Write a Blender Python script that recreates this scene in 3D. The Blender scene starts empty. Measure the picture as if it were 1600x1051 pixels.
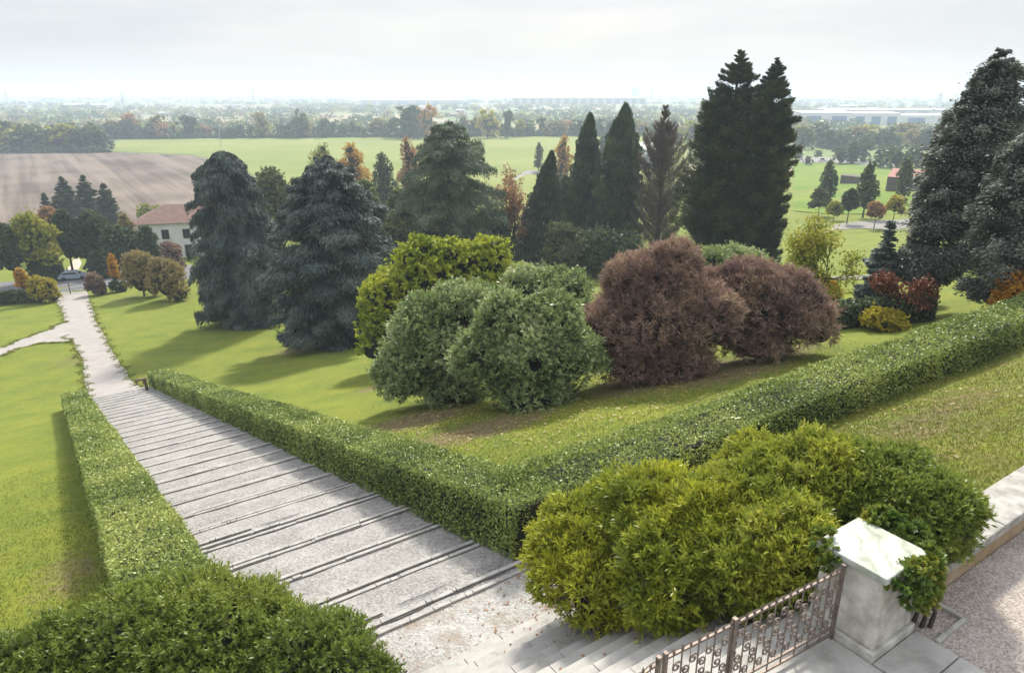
import bpy, math
import numpy as np
sc = bpy.context.scene
R = math.radians
# ------------------------------------------------------------------ camera
CAMZ = 36.0; F = 1100.0; PITCH = R(19.15)
cd = bpy.data.cameras.new("camera"); cam = bpy.data.objects.new("camera", cd)
sc.collection.objects.link(cam); sc.camera = cam
cam.location = (0, 0, CAMZ); cam.rotation_euler = (R(90) - PITCH, 0, 0)
cd.sensor_fit = 'HORIZONTAL'; cd.sensor_width = 36; cd.lens = 36 * F / 1600
cd.clip_start = 0.2; cd.clip_end = 60000
sc.render.resolution_x, sc.render.resolution_y = 1024, 672
# ------------------------------------------------------------------ light
SUN_AZ, SUN_EL = R(9), R(40)          # azimuth to the right of +Y
sd = bpy.data.lights.new("sun", 'SUN'); sun = bpy.data.objects.new("sun", sd); sc.collection.objects.link(sun)
sd.energy = 3.4; sd.angle = R(7); sd.color = (1.0, 0.94, 0.83)
sun.rotation_euler = (R(90) - SUN_EL, 0, R(180) - SUN_AZ); sun.location = (0, 0, 60)
wd = bpy.data.worlds.new("World"); sc.world = wd; wd.use_nodes = True
wn, wl = wd.node_tree.nodes, wd.node_tree.links
bg = wn['Background']; sky = wn.new('ShaderNodeTexSky'); sky.sky_type = 'NISHITA'; sky.sun_disc = False
sky.sun_elevation = SUN_EL; sky.sun_rotation = SUN_AZ; sky.dust_density = 3.0; sky.air_density = 1.0
tc = wn.new('ShaderNodeTexCoord'); mp = wn.new('ShaderNodeMapping'); mp.inputs['Scale'].default_value = (1.6, 1.6, 11)
nz = wn.new('ShaderNodeTexNoise'); nz.inputs['Scale'].default_value = 1.7; nz.inputs['Detail'].default_value = 5; nz.inputs['Roughness'].default_value = .55
wl.new(tc.outputs['Generated'], mp.inputs[0]); wl.new(mp.outputs[0], nz.inputs[0])
cr = wn.new('ShaderNodeValToRGB'); cr.color_ramp.elements[0].position = .40; cr.color_ramp.elements[1].position = .60
cr.color_ramp.elements[0].color = (3.35, 3.5, 3.85, 1); cr.color_ramp.elements[1].color = (4.1, 4.12, 4.18, 1)
wl.new(nz.outputs[0], cr.inputs[0])
sx = wn.new('ShaderNodeSeparateXYZ'); wl.new(tc.outputs['Generated'], sx.inputs[0])
mr = wn.new('ShaderNodeMapRange'); mr.inputs[1].default_value = 0.0; mr.inputs[2].default_value = .075; mr.inputs[3].default_value = 1.0; mr.inputs[4].default_value = 0.0
wl.new(sx.outputs[2], mr.inputs[0])
hz = wn.new('ShaderNodeMix'); hz.data_type = 'RGBA'; wl.new(mr.outputs[0], hz.inputs[0]); wl.new(cr.outputs[0], hz.inputs[6]); hz.inputs[7].default_value = (4.0, 4.03, 4.08, 1)
zr = wn.new('ShaderNodeMapRange'); zr.inputs[1].default_value = .12; zr.inputs[2].default_value = .75; zr.inputs[3].default_value = 1.0; zr.inputs[4].default_value = 2.3
wl.new(sx.outputs[2], zr.inputs[0]); vm = wn.new('ShaderNodeVectorMath'); vm.operation = 'SCALE'; wl.new(hz.outputs[2], vm.inputs[0]); wl.new(zr.outputs[0], vm.inputs[3])   # overcast sky: brighter overhead than at the horizon
mx = wn.new('ShaderNodeMix'); mx.data_type = 'RGBA'; mx.inputs[0].default_value = .88
wl.new(sky.outputs[0], mx.inputs[6]); wl.new(vm.outputs[0], mx.inputs[7]); wl.new(mx.outputs[2], bg.inputs[0])
bg.inputs[1].default_value = 0.092
sc.view_settings.view_transform = 'Standard'; sc.view_settings.look = 'None'; sc.view_settings.gamma = 1
sc.view_settings.exposure = 1.05
sc.cycles.volume_bounces = 1; sc.cycles.max_bounces = 8; sc.cycles.transparent_max_bounces = 8

# ------------------------------------------------------------------ geometry helpers
TH = R(34); S = np.array([math.cos(TH), math.sin(TH)]); N_ = np.array([-math.sin(TH), math.cos(TH)])
def uw(u, w):                       # garden axes (along the steps, down the slope) -> world x, y
    return np.array([u * S[0] + w * N_[0], u * S[1] + w * N_[1]])
def touw(x, y): return x * S[0] + y * S[1], x * N_[0] + y * N_[1]
_pw = np.array([-1e5, 3.0, 3.4, 5.0, 9.2, 30, 52, 58, 64, 72, 90, 140, 200, 260, 1e6])
_ph = np.array([5.72, 5.72, 5.72, 6.55, 8.40, 14.16, 20.25, 21.8, 22.9, 23.9, 25.5, 30.0, 34.8, 36, 36])
def smooth_profile():
    x = np.arange(-20, 300, .25); y = np.interp(x, _pw, _ph)
    k = np.ones(9) / 9; z = np.convolve(np.pad(y, 4, 'edge'), k, 'valid'); return x, z
_sx, _sy = smooth_profile()
def hprof(w): return np.interp(w, _sx, _sy)
def rampedge(w):
    t = (w - 8.86) / 49.7
    return 1.45 - 1.0 * t, 6.25 - 1.42 * t     # left / right edges of the stepped ramp
def terrain(x, y, sink=True):
    x = np.asarray(x, float); y = np.asarray(y, float)
    u, w = touw(x, y)
    h = hprof(w)
    bump = .05 * np.sin(x * .9 + 1.3 * np.sin(y * .37)) * np.sin(y * .73 + 2) + .16 * np.sin(x * .13 + y * .07) * np.sin(y * .11 - x * .05)
    m = np.clip((w - 4) / 6, 0, 1) * np.clip((200 - w) / 60, 0, 1)
    h = h - bump * m
    if sink:
        l, r = rampedge(w)
        ins = (u > l - .5) & (u < r + .5) & (w > 3.5) & (w < 57.8)
        h = np.where(ins, h + 1.4, h)
    return CAMZ - h
cp, sp = math.cos(PITCH), math.sin(PITCH)
def ray(px, py):
    dx = (px - 800) / F; dz = (525.5 - py) / F
    return np.array([dx, cp + dz * sp, -sp + dz * cp])
def at(px, py, sink=False):         # where the line of sight through a photograph pixel meets the ground
    d = ray(px, py); lo, hi = 2.0, 9000.0
    ts = np.geomspace(3, 16000, 900); z = CAMZ + d[2] * ts
    g = terrain(d[0] * ts, d[1] * ts, sink)
    if not (z < g).any(): return np.array([d[0] * 9000, d[1] * 9000, 0.0])
    k = np.argmax(z < g); lo, hi = ts[max(k - 1, 0)], ts[k]
    for _ in range(40):
        m = (lo + hi) / 2
        if CAMZ + d[2] * m < terrain(d[0] * m, d[1] * m, sink): hi = m
        else: lo = m
    return np.array([d[0] * hi, d[1] * hi, CAMZ + d[2] * hi])
def away(px, py, dist):             # a point at a given distance from the camera
    d = ray(px, py); return np.array([0, 0, CAMZ]) + d / np.linalg.norm(d) * dist
def proj(p):
    x, y, z = p[0], p[1], p[2] - CAMZ
    dep = y * cp - z * sp; return 800 + F * x / dep, 525.5 - F * (y * sp + z * cp) / dep, dep
def stand(px, vtop, vbase, dist=None):   # ground point and height of an upright thing seen from vbase up to vtop
    ub = px
    for _ in range(8):
        P = at(ub, vbase)
        z0, z1 = P[2], P[2] + 120
        for _ in range(40):
            m = (z0 + z1) / 2
            if proj((P[0], P[1], m))[1] > vtop: z0 = m
            else: z1 = m
        ut = proj((P[0], P[1], z0))[0]; ub += (px - ut) * .5
    return P, z0 - P[2], F / proj((P[0], P[1], (z0 + P[2]) / 2))[2]     # point, height, pixels per metre
rng = np.random.default_rng(7)
def rn(*s): return rng.normal(size=s)
def unit(a): return a / np.maximum(np.linalg.norm(a, axis=-1, keepdims=True), 1e-9)

# ------------------------------------------------------------------ object helpers
def link(o): sc.collection.objects.link(o); return o
def tag(o, label=None, cat=None, group=None, kind=None):
    if label: o['label'] = label
    if cat: o['category'] = cat
    if group: o['group'] = group
    if kind: o['kind'] = kind
    return o
def thing(name, label, cat, loc=(0, 0, 0), rz=0, group=None):
    o = link(bpy.data.objects.new(name, None)); o.location = [float(v) for v in loc]; o.rotation_euler.z = rz
    o.empty_display_size = .3
    return tag(o, label, cat, group)
def quads(name, V, Q, mat, parent=None, attr=None, smooth=False, tri=False):
    k = 3 if tri else 4
    V = np.ascontiguousarray(V, np.float32).reshape(-1, 3); Q = np.ascontiguousarray(Q, np.int32).reshape(-1, k)
    me = bpy.data.meshes.new(name); me.vertices.add(len(V)); me.vertices.foreach_set('co', V.ravel())
    me.loops.add(Q.size); me.loops.foreach_set('vertex_index', Q.ravel())
    me.polygons.add(len(Q)); me.polygons.foreach_set('loop_start', np.arange(0, Q.size, k, dtype=np.int32))
    try: me.polygons.foreach_set('loop_total', np.full(len(Q), k, dtype=np.int32))
    except Exception: pass
    if smooth: me.polygons.foreach_set('use_smooth', np.ones(len(Q), bool))
    if attr is not None:
        for an, (dom, val) in attr.items():
            a = me.attributes.new(an, 'FLOAT', dom); a.data.foreach_set('value', np.ascontiguousarray(val, np.float32))
    me.update(calc_edges=True); me.validate()
    if mat: me.materials.append(mat)
    o = link(bpy.data.objects.new(name, me))
    if parent: o.parent = parent
    return o
class MB:                            # collects boxes, tubes, prisms -> one mesh
    def __init__(s): s.v = []; s.f = []; s.n = 0
    def add(s, v, f):
        v = [tuple(map(float, p)) for p in v]; s.v += v; s.f += [tuple(i + s.n for i in q) for q in f]; s.n += len(v)
    def hexa(s, p):                  # 4 lower corners then 4 upper corners
        s.add(p, [(0, 3, 2, 1), (4, 5, 6, 7), (0, 1, 5, 4), (1, 2, 6, 5), (2, 3, 7, 6), (3, 0, 4, 7)])
    def box(s, x0, x1, y0, y1, z0, z1):
        s.hexa([(x0, y0, z0), (x1, y0, z0), (x1, y1, z0), (x0, y1, z0), (x0, y0, z1), (x1, y0, z1), (x1, y1, z1), (x0, y1, z1)])
    def uwbox(s, u0, u1, w0, w1, z0, z1, o=(0, 0, 0)):
        c = [uw(u0, w0), uw(u1, w0), uw(u1, w1), uw(u0, w1)]
        s.hexa([(p[0] - o[0], p[1] - o[1], z0 - o[2]) for p in c] + [(p[0] - o[0], p[1] - o[1], z1 - o[2]) for p in c])
    def tube(s, pts, rad, sides=6):
        pts = np.asarray(pts, float); n = len(pts)
        rad = np.full(n, rad, float) if np.isscalar(rad) else np.asarray(rad, float)
        t = unit(np.gradient(pts, axis=0)); ref = np.array([0, 0, 1.0]) if abs(t[0][2]) < .9 else np.array([1.0, 0, 0])
        a = unit(np.cross(t, ref)); b = np.cross(t, a); an = np.arange(sides) * 2 * math.pi / sides
        v = (pts[:, None] + rad[:, None, None] * (np.cos(an)[None, :, None] * a[:, None] + np.sin(an)[None, :, None] * b[:, None])).reshape(-1, 3)
        f = [(i * sides + j, i * sides + (j + 1) % sides, (i + 1) * sides + (j + 1) % sides, (i + 1) * sides + j) for i in range(n - 1) for j in range(sides)]
        f += [tuple(range(sides)), tuple(range((n - 1) * sides, n * sides))[::-1]]
        s.add(v, f)
    def ball(s, c, r, nu=12, nv=7):
        c = np.asarray(c, float); r = np.broadcast_to(np.asarray(r, float), 3)
        v = [c + r * np.array([0, 0, -1])]
        for i in range(1, nv):
            ph = -math.pi / 2 + math.pi * i / nv
            for j in range(nu):
                th = 2 * math.pi * j / nu; v.append(c + r * np.array([math.cos(ph) * math.cos(th), math.cos(ph) * math.sin(th), math.sin(ph)]))
        v.append(c + r * np.array([0, 0, 1])); f = []
        for j in range(nu): f.append((0, 1 + (j + 1) % nu, 1 + j))
        for i in range(nv - 2):
            for j in range(nu): f.append((1 + i * nu + j, 1 + i * nu + (j + 1) % nu, 1 + (i + 1) * nu + (j + 1) % nu, 1 + (i + 1) * nu + j))
        e = len(v) - 1
        for j in range(nu): f.append((1 + (nv - 2) * nu + j, 1 + (nv - 2) * nu + (j + 1) % nu, e))
        s.add(v, f)
    def build(s, name, mat, parent=None, smooth=False, bevel=0):
        me = bpy.data.meshes.new(name); me.from_pydata(s.v, [], s.f); me.update()
        if mat: me.materials.append(mat)
        if smooth:
            for p in me.polygons: p.use_smooth = True
        o = link(bpy.data.objects.new(name, me))
        if parent: o.parent = parent
        if bevel:
            m = o.modifiers.new('bevel', 'BEVEL'); m.width = bevel; m.segments = 2; m.limit_method = 'ANGLE'
        return o

# ------------------------------------------------------------------ materials
def newmat(name):
    m = bpy.data.materials.new(name); m.use_nodes = True; nt = m.node_tree
    return m, nt.nodes, nt.links, nt.nodes['Principled BSDF']
def ramp(n, cols):
    r = n.new('ShaderNodeValToRGB'); e = r.color_ramp.elements
    while len(e) < len(cols): e.new(.5)
    for i, c in enumerate(cols):
        p, c = c if isinstance(c[0], (int, float)) and len(c) == 2 else (i / (len(cols) - 1), c)
        e[i].position = p; e[i].color = (*c, 1)
    return r
def noise(n, l, scale, detail=4, rough=.55, vec=None, stretch=None):
    t = n.new('ShaderNodeTexNoise'); t.inputs['Scale'].default_value = scale; t.inputs['Detail'].default_value = detail; t.inputs['Roughness'].default_value = rough
    if vec is None: vec = n.new('ShaderNodeNewGeometry').outputs['Position']
    if stretch:
        if len(stretch) > 3:
            mq = n.new('ShaderNodeMapping'); mq.inputs['Rotation'].default_value = (0, 0, stretch[3]); l.new(vec, mq.inputs[0]); vec = mq.outputs[0]
        mpn = n.new('ShaderNodeMapping'); mpn.inputs['Scale'].default_value = stretch[:3]
        l.new(vec, mpn.inputs[0]); vec = mpn.outputs[0]
    l.new(vec, t.inputs['Vector']); return t.outputs[0]
def mixc(n, l, fac, a, b, mode='MIX'):
    m = n.new('ShaderNodeMix'); m.data_type = 'RGBA'; m.blend_type = mode
    for sock, v in ((m.inputs[0], fac), (m.inputs[6], a), (m.inputs[7], b)):
        if isinstance(v, (int, float)): sock.default_value = v
        elif isinstance(v, tuple): sock.default_value = (*v, 1)
        else: l.new(v, sock)
    return m.outputs[2]
def bump(n, l, p, h, strength=.4, dist=.02):
    b = n.new('ShaderNodeBump'); b.inputs['Strength'].default_value = strength; b.inputs['Distance'].default_value = dist
    l.new(h, b.inputs['Height']); l.new(b.outputs[0], p.inputs['Normal'])
def math_(n, l, op, a, b=None, c=None):
    m = n.new('ShaderNodeMath'); m.operation = op
    for i, v in enumerate((a, b, c)):
        if v is None: continue
        if isinstance(v, (int, float)): m.inputs[i].default_value = v
        else: l.new(v, m.inputs[i])
    return m.outputs[0]
def leafmat(name, cols, trans=.35, rough=.45, big=.35, spec=.2, gain=1.7):
    """leaf colours picked per leaf, patches of slightly different growth, light shining through"""
    m, n, l, p = newmat(name)
    cols = [tuple(min(.55, v * gain) for v in c) for c in cols]
    a = n.new('ShaderNodeAttribute'); a.attribute_name = 'tint'
    nb = noise(n, l, big, 3)
    f = math_(n, l, 'ADD', math_(n, l, 'MULTIPLY', a.outputs['Fac'], .7), math_(n, l, 'MULTIPLY_ADD', nb, 1.5, -.58))
    r = ramp(n, cols); l.new(f, r.inputs[0]); l.new(r.outputs[0], p.inputs['Base Color'])
    p.inputs['Roughness'].default_value = rough; p.inputs['Specular IOR Level'].default_value = spec
    t = n.new('ShaderNodeBsdfTranslucent'); l.new(mixc(n, l, .35, r.outputs[0], (.16, .20, .01)) if trans > .3 else r.outputs[0], t.inputs[0])
    ms = n.new('ShaderNodeMixShader'); ms.inputs[0].default_value = trans
    l.new(p.outputs[0], ms.inputs[1]); l.new(t.outputs[0], ms.inputs[2]); l.new(ms.outputs[0], n['Material Output'].inputs[0]); return m
def plain(name, c, rough=.7, c2=None, scale=3, b=0, bs=30, metal=0, stretch=None):
    m, n, l, p = newmat(name)
    if c2 is None: p.inputs['Base Color'].default_value = (*c, 1)
    else:
        r = ramp(n, [(.3, c), (.7, c2)]); l.new(noise(n, l, scale, 6, .6, stretch=stretch), r.inputs[0]); l.new(r.outputs[0], p.inputs['Base Color'])
    p.inputs['Roughness'].default_value = rough; p.inputs['Metallic'].default_value = metal; p.inputs['Specular IOR Level'].default_value = .3
    if b: bump(n, l, p, noise(n, l, bs, 5), b, .02)
    return m
M = {}
M['hedge'] = leafmat('hedge leaves', [(.022, .034, .008), (.050, .070, .016), (.090, .108, .028), (.14, .15, .045)], .27, .45, .35, .3, 3.2)
M['shrubfront'] = leafmat('pittosporum leaves', [(.026, .042, .009), (.054, .078, .014), (.092, .118, .022), (.15, .165, .032)], .38, .42, .35, .25, 2.1)
M['shrubyellow'] = leafmat('yellowing shrub leaves', [(.045, .065, .010), (.105, .13, .015), (.19, .20, .02), (.32, .29, .022)], .42, .42, .9, .25, 1.95)
M['shrubmid'] = leafmat('yellow green shrub leaves', [(.036, .054, .010), (.080, .105, .015), (.14, .16, .02), (.24, .235, .03)], .40, .42, .7, .25, 2.0)
M['ivy'] = leafmat('ivy leaves', [(.022, .048, .012), (.045, .085, .018), (.10, .13, .022), (.24, .20, .03)], .32, .45, 2, .25, 1.7)
M['laurel'] = leafmat('laurel leaves', [(.028, .044, .016), (.062, .088, .033), (.115, .142, .06), (.23, .24, .12)], .36, .42, .5, .35, 2.8)
M['magnolia'] = leafmat('yellow green leaves', [(.075, .10, .014), (.14, .17, .02), (.22, .24, .028), (.33, .30, .034)], .42, .45, .35, .2, 1.9)
M['smoke'] = leafmat('purple brown twigs and leaves', [(.042, .026, .023), (.088, .056, .046), (.15, .098, .075), (.185, .145, .085)], .30, .6, .6, .2, 2.1)
M['cedar'] = leafmat('blue cedar needles', [(.016, .024, .021), (.028, .039, .036), (.046, .061, .055), (.09, .105, .09)], .12, .6, .25, .2, 2.0)
M['deodar'] = leafmat('deodar needles', [(.022, .032, .020), (.036, .050, .030), (.055, .072, .042), (.09, .105, .06)], .15, .6, .25, .2, 2.1)
M['greycedar'] = leafmat('grey cedar needles', [(.020, .025, .020), (.040, .046, .038), (.066, .073, .060), (.13, .138, .115)], .14, .6, .8, .2, 2.5)
M['bluefir'] = leafmat('grey blue needles', [(.05, .065, .058), (.085, .11, .095), (.13, .16, .14)], .12, .6, .35, .2, 2.0)
M['yew'] = leafmat('dark spruce needles', [(.010, .016, .008), (.020, .028, .012), (.036, .043, .017), (.075, .074, .028)], .14, .65, .3, .2, 2.3)
M['cypress'] = leafmat('cypress sprays', [(.012, .020, .011), (.024, .034, .018), (.040, .052, .027), (.07, .08, .035)], .14, .65, .35, .2, 2.4)
M['dead'] = leafmat('dry brown conifer sprays', [(.032, .024, .019), (.058, .044, .036), (.09, .072, .058)], .1, .75, .35, .1, 2.3)
M['olive'] = leafmat('dull olive leaves', [(.030, .036, .014), (.052, .060, .024), (.085, .092, .035)], .22, .55, .35, .2, 2.3)
M['green'] = leafmat('mid green leaves', [(.028, .045, .014), (.050, .074, .022), (.09, .12, .035)], .3, .5)
M['darkgreen'] = leafmat('dark green leaves', [(.014, .024, .012), (.028, .042, .018), (.048, .064, .026)], .2, .5, .35, .2, 2.4)
M['yellow'] = leafmat('yellow autumn leaves', [(.13, .12, .015), (.26, .21, .02), (.38, .30, .03)], .4, .5)
M['yellowgreen'] = leafmat('yellow green autumn leaves', [(.09, .11, .02), (.17, .18, .025), (.28, .25, .04)], .4, .5)
M['orange'] = leafmat('orange autumn leaves', [(.22, .09, .012), (.38, .15, .016), (.46, .24, .03)], .4, .5)
M['red'] = leafmat('red autumn leaves', [(.07, .022, .014), (.13, .040, .02), (.17, .075, .03)], .3, .5, .35, .2, 1.15)
M['buff'] = leafmat('faded buff leaves', [(.09, .072, .03), (.16, .13, .05), (.22, .17, .06)], .3, .55)
M['pinkish'] = leafmat('faded pink brown leaves', [(.15, .08, .05), (.25, .13, .08), (.32, .2, .11)], .35, .55)
M['bark'] = plain('bark', (.035, .026, .020), .9, (.08, .062, .05), 6, .6, 12, stretch=(1, 1, .25))
M['twig'] = plain('inner twigs', (.010, .012, .007), .9, (.022, .022, .013), 4)
M['twigbrown'] = plain('brown inner twigs', (.020, .014, .013), .9, (.035, .024, .020), 5)
M['stone'] = plain('weathered white stone', (.20, .19, .17), .8, (.42, .41, .38), 5, .35, 40)
M['pillar'] = plain('pale limestone', (.25, .235, .20), .85, (.60, .575, .52), 4.2, .5, 30)
M['earthtone'] = plain('dark edging strip', (.055, .05, .042), .95, (.12, .11, .095), 6)
M['edging'] = plain('grey stone edging', (.24, .23, .215), .85, (.40, .39, .37), 4, .4, 35)
M['ochre'] = plain('ochre rendered wall', (.24, .16, .085), .9, (.36, .28, .18), 3, .4, 30)
M['iron'] = plain('weathered wrought iron', (.13, .11, .10), .6, (.27, .215, .18), 14, .2, 60, .55)
M['wood'] = plain('dark weathered wood', (.06, .042, .03), .8, (.12, .085, .06), 8)
M['metalgrey'] = plain('galvanised metal', (.25, .24, .23), .5, metal=.5)
def capmat():
    m, n, l, p = newmat('veined marble slab')
    a = noise(n, l, 3.2, 8, .65); b = noise(n, l, 9, 6)
    w = n.new('ShaderNodeTexWave'); w.inputs['Scale'].default_value = 1.1; w.inputs['Distortion'].default_value = 14; w.inputs['Detail'].default_value = 5
    l.new(n.new('ShaderNodeNewGeometry').outputs['Position'], w.inputs[0])
    r = ramp(n, [(.0, (.28, .31, .26)), (.12, (.37, .39, .34)), (.5, (.43, .44, .41))]); l.new(w.outputs[1], r.inputs[0])
    r2 = ramp(n, [(.35, (.62, .66, .56)), (.6, (1, 1, 1))]); l.new(a, r2.inputs[0])
    l.new(mixc(n, l, 1, r.outputs[0], r2.outputs[0], 'MULTIPLY'), p.inputs['Base Color']); p.inputs['Roughness'].default_value = .6
    bump(n, l, p, b, .25, .01); return m
M['cap'] = capmat()
def gravelmat(name, lo, mid, hi, scale=55, blotch=None, bs=.6):
    m, n, l, p = newmat(name)
    v = n.new('ShaderNodeTexVoronoi'); v.inputs['Scale'].default_value = scale; l.new(n.new('ShaderNodeNewGeometry').outputs['Position'], v.inputs['Vector'])
    sx_ = n.new('ShaderNodeSeparateColor'); l.new(v.outputs['Color'], sx_.inputs[0])
    f = math_(n, l, 'ADD', math_(n, l, 'MULTIPLY', sx_.outputs[0], .55), math_(n, l, 'MULTIPLY_ADD', noise(n, l, .9, 6, .65), 1.0, -.25))
    r = ramp(n, [(.12, lo), (.5, mid), (.9, hi)]); l.new(f, r.inputs[0]); c = r.outputs[0]
    if blotch:
        r2 = ramp(n, [(.48, (0, 0, 0)), (.66, (1, 1, 1))]); l.new(noise(n, l, 1.3, 7, .7), r2.inputs[0])
        c = mixc(n, l, r2.outputs[0], c, blotch)
    l.new(c, p.inputs['Base Color']); p.inputs['Roughness'].default_value = .9; p.inputs['Specular IOR Level'].default_value = .2
    bump(n, l, p, v.outputs['Distance'], bs, .02); return m
M['gravelramp'] = gravelmat('grey pebble paving', (.14, .134, .127), (.238, .23, .22), (.34, .33, .316), 26, None, .35)
M['gravelpath'] = gravelmat('pale gravel path', (.23, .21, .195), (.30, .28, .262), (.36, .34, .318), 30)
M['gravelterrace'] = gravelmat('pinkish terrace gravel', (.17, .14, .122), (.32, .28, .25), (.46, .415, .38), 46)
M['landing'] = gravelmat('stained landing paving', (.22, .21, .195), (.32, .31, .295), (.42, .41, .39), 26, (.23, .19, .15))
M['lane'] = gravelmat('worn lane gravel', (.15, .14, .13), (.20, .19, .175), (.24, .23, .215), 20)
M['tarmac'] = plain('tarmac', (.10, .10, .11), .9, (.16, .16, .17), .5)
M['dirt'] = plain('dirt road', (.32, .28, .22), .95, (.45, .40, .33), .4)
def steplitmat():
    m, n, l, p = newmat('worn marble step')
    r = ramp(n, [(.25, (.15, .14, .125)), (.47, (.31, .30, .28)), (.8, (.42, .41, .385))]); l.new(noise(n, l, 2.6, 8, .68), r.inputs[0])
    l.new(r.outputs[0], p.inputs['Base Color']); p.inputs['Roughness'].default_value = .75
    bump(n, l, p, noise(n, l, 45, 4), .3, .01); return m
M['marble'] = steplitmat()
def groundmat():
    m, n, l, p = newmat('meadow and fields')
    pos = n.new('ShaderNodeNewGeometry').outputs['Position']
    g = ramp(n, [(.30, (.070, .108, .018)), (.44, (.122, .160, .022)), (.60, (.180, .200, .026)), (.78, (.215, .200, .055))])
    f = math_(n, l, 'ADD', math_(n, l, 'MULTIPLY', noise(n, l, .35, 6, .65), .55), math_(n, l, 'MULTIPLY', noise(n, l, 2.4, 8, .8), .45))
    l.new(f, g.inputs[0])
    fine = ramp(n, [(.34, (.6, .64, .58)), (.66, (1.28, 1.24, 1.2))]); l.new(noise(n, l, 12, 6, .8), fine.inputs[0])
    grass = mixc(n, l, 1, g.outputs[0], fine.outputs[0], 'MULTIPLY')
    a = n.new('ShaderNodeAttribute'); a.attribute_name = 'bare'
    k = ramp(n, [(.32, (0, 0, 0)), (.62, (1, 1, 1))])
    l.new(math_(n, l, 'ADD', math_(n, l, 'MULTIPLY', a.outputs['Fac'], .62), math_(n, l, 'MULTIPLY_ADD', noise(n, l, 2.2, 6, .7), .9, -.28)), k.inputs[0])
    earthtone = ramp(n, [(.3, (.10, .075, .045)), (.7, (.22, .165, .095))]); l.new(noise(n, l, 9, 6, .7), earthtone.inputs[0])
    near = mixc(n, l, k.outputs[0], grass, earthtone.outputs[0])
    # the far plain: a patchwork of fields
    v = n.new('ShaderNodeTexVoronoi'); v.inputs['Scale'].default_value = .0042; mpn = n.new('ShaderNodeMapping'); mpn.inputs['Rotation'].default_value = (0, 0, .5); mpn.inputs['Scale'].default_value = (.8, 1.7, 1)
    l.new(pos, mpn.inputs[0]); l.new(mpn.outputs[0], v.inputs['Vector']); s_ = n.new('ShaderNodeSeparateColor'); l.new(v.outputs['Color'], s_.inputs[0])
    pl = ramp(n, [(.1, (.13, .17, .05)), (.35, (.20, .18, .10)), (.55, (.11, .15, .045)), (.75, (.24, .21, .13)), (.95, (.15, .18, .06))]); pl.color_ramp.interpolation = 'CONSTANT'; l.new(s_.outputs[0], pl.inputs[0])
    at_ = n.new('ShaderNodeAttribute'); at_.attribute_name = 'plain'
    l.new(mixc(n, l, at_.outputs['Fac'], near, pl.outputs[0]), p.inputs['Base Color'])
    p.inputs['Roughness'].default_value = .9; p.inputs['Specular IOR Level'].default_value = .15
    bump(n, l, p, noise(n, l, 26, 4, .7), .7, .05); return m
M['ground'] = groundmat()
def fieldmat(name, c1, c2, rows=0, scale=.03):
    m, n, l, p = newmat(name)
    f = noise(n, l, scale, 6, .6)
    if rows:      # furrows and wheel tracks run down the slope axis
        a = noise(n, l, 1, 3, .6, stretch=(.22, .006, 1, -TH)); b = noise(n, l, 1, 2, .5, stretch=(.05, .0015, 1, -TH))
        f = math_(n, l, 'ADD', math_(n, l, 'MULTIPLY', f, .35), math_(n, l, 'ADD', math_(n, l, 'MULTIPLY', a, .45), math_(n, l, 'MULTIPLY', b, .25)))
    r = ramp(n, [(.43, c1), (.59, c2)] if rows else [(.38, c1), (.62, c2)]); l.new(f, r.inputs[0]); l.new(r.outputs[0], p.inputs['Base Color']); p.inputs['Roughness'].default_value = .95
    p.inputs['Specular IOR Level'].default_value = .1; return m
M['ploughed'] = fieldmat('ploughed earth', (.085, .065, .053), (.19, .152, .122), 1)
M['greenfield'] = fieldmat('young green crop', (.150, .190, .045), (.205, .225, .065), 0, .012)
M['tanfield'] = fieldmat('stubble field', (.24, .20, .13), (.31, .27, .18), 0, .02)
M['lawnfar'] = fieldmat('park lawn', (.10, .165, .02), (.15, .20, .03), 0, .05)

# ------------------------------------------------------------------ ground sheet, terrace, paths
def geo(a, b, n): return np.geomspace(a, b, n)
gu = np.concatenate([-geo(26, 16000, 70)[::-1], np.arange(-25.5, 75, .5), geo(75.5, 16000, 70)])
gw = np.concatenate([-geo(3, 9000, 20)[::-1], [0, 2.5], np.arange(3.0, 75, .5), geo(75.6, 15500, 120)])
U, W = np.meshgrid(gu, gw); X = U * S[0] + W * N_[0]; Y = U * S[1] + W * N_[1]; Z = terrain(X, Y)
Z = np.where(W < 2.8, Z - .25, Z)
BIGB = at(790, 645); SMB = at(1010, 600)
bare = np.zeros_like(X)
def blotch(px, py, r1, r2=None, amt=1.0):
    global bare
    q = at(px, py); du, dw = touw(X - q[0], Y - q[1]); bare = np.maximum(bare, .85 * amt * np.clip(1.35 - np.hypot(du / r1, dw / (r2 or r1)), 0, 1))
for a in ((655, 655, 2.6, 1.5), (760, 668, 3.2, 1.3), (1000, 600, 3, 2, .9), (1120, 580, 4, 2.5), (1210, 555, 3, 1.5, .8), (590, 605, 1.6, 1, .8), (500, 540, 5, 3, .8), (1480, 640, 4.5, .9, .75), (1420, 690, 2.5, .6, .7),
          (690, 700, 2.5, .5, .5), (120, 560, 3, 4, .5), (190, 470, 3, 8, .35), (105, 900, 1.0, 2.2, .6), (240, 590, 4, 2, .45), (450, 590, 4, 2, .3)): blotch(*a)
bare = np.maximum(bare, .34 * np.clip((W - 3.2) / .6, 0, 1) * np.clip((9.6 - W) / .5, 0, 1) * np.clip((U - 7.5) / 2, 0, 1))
pl_ = np.clip((W - 175) / 25, 0, 1)
Q = np.arange(U.size).reshape(U.shape); Q = np.stack([Q[:-1, :-1], Q[:-1, 1:], Q[1:, 1:], Q[1:, :-1]], -1)
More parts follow.
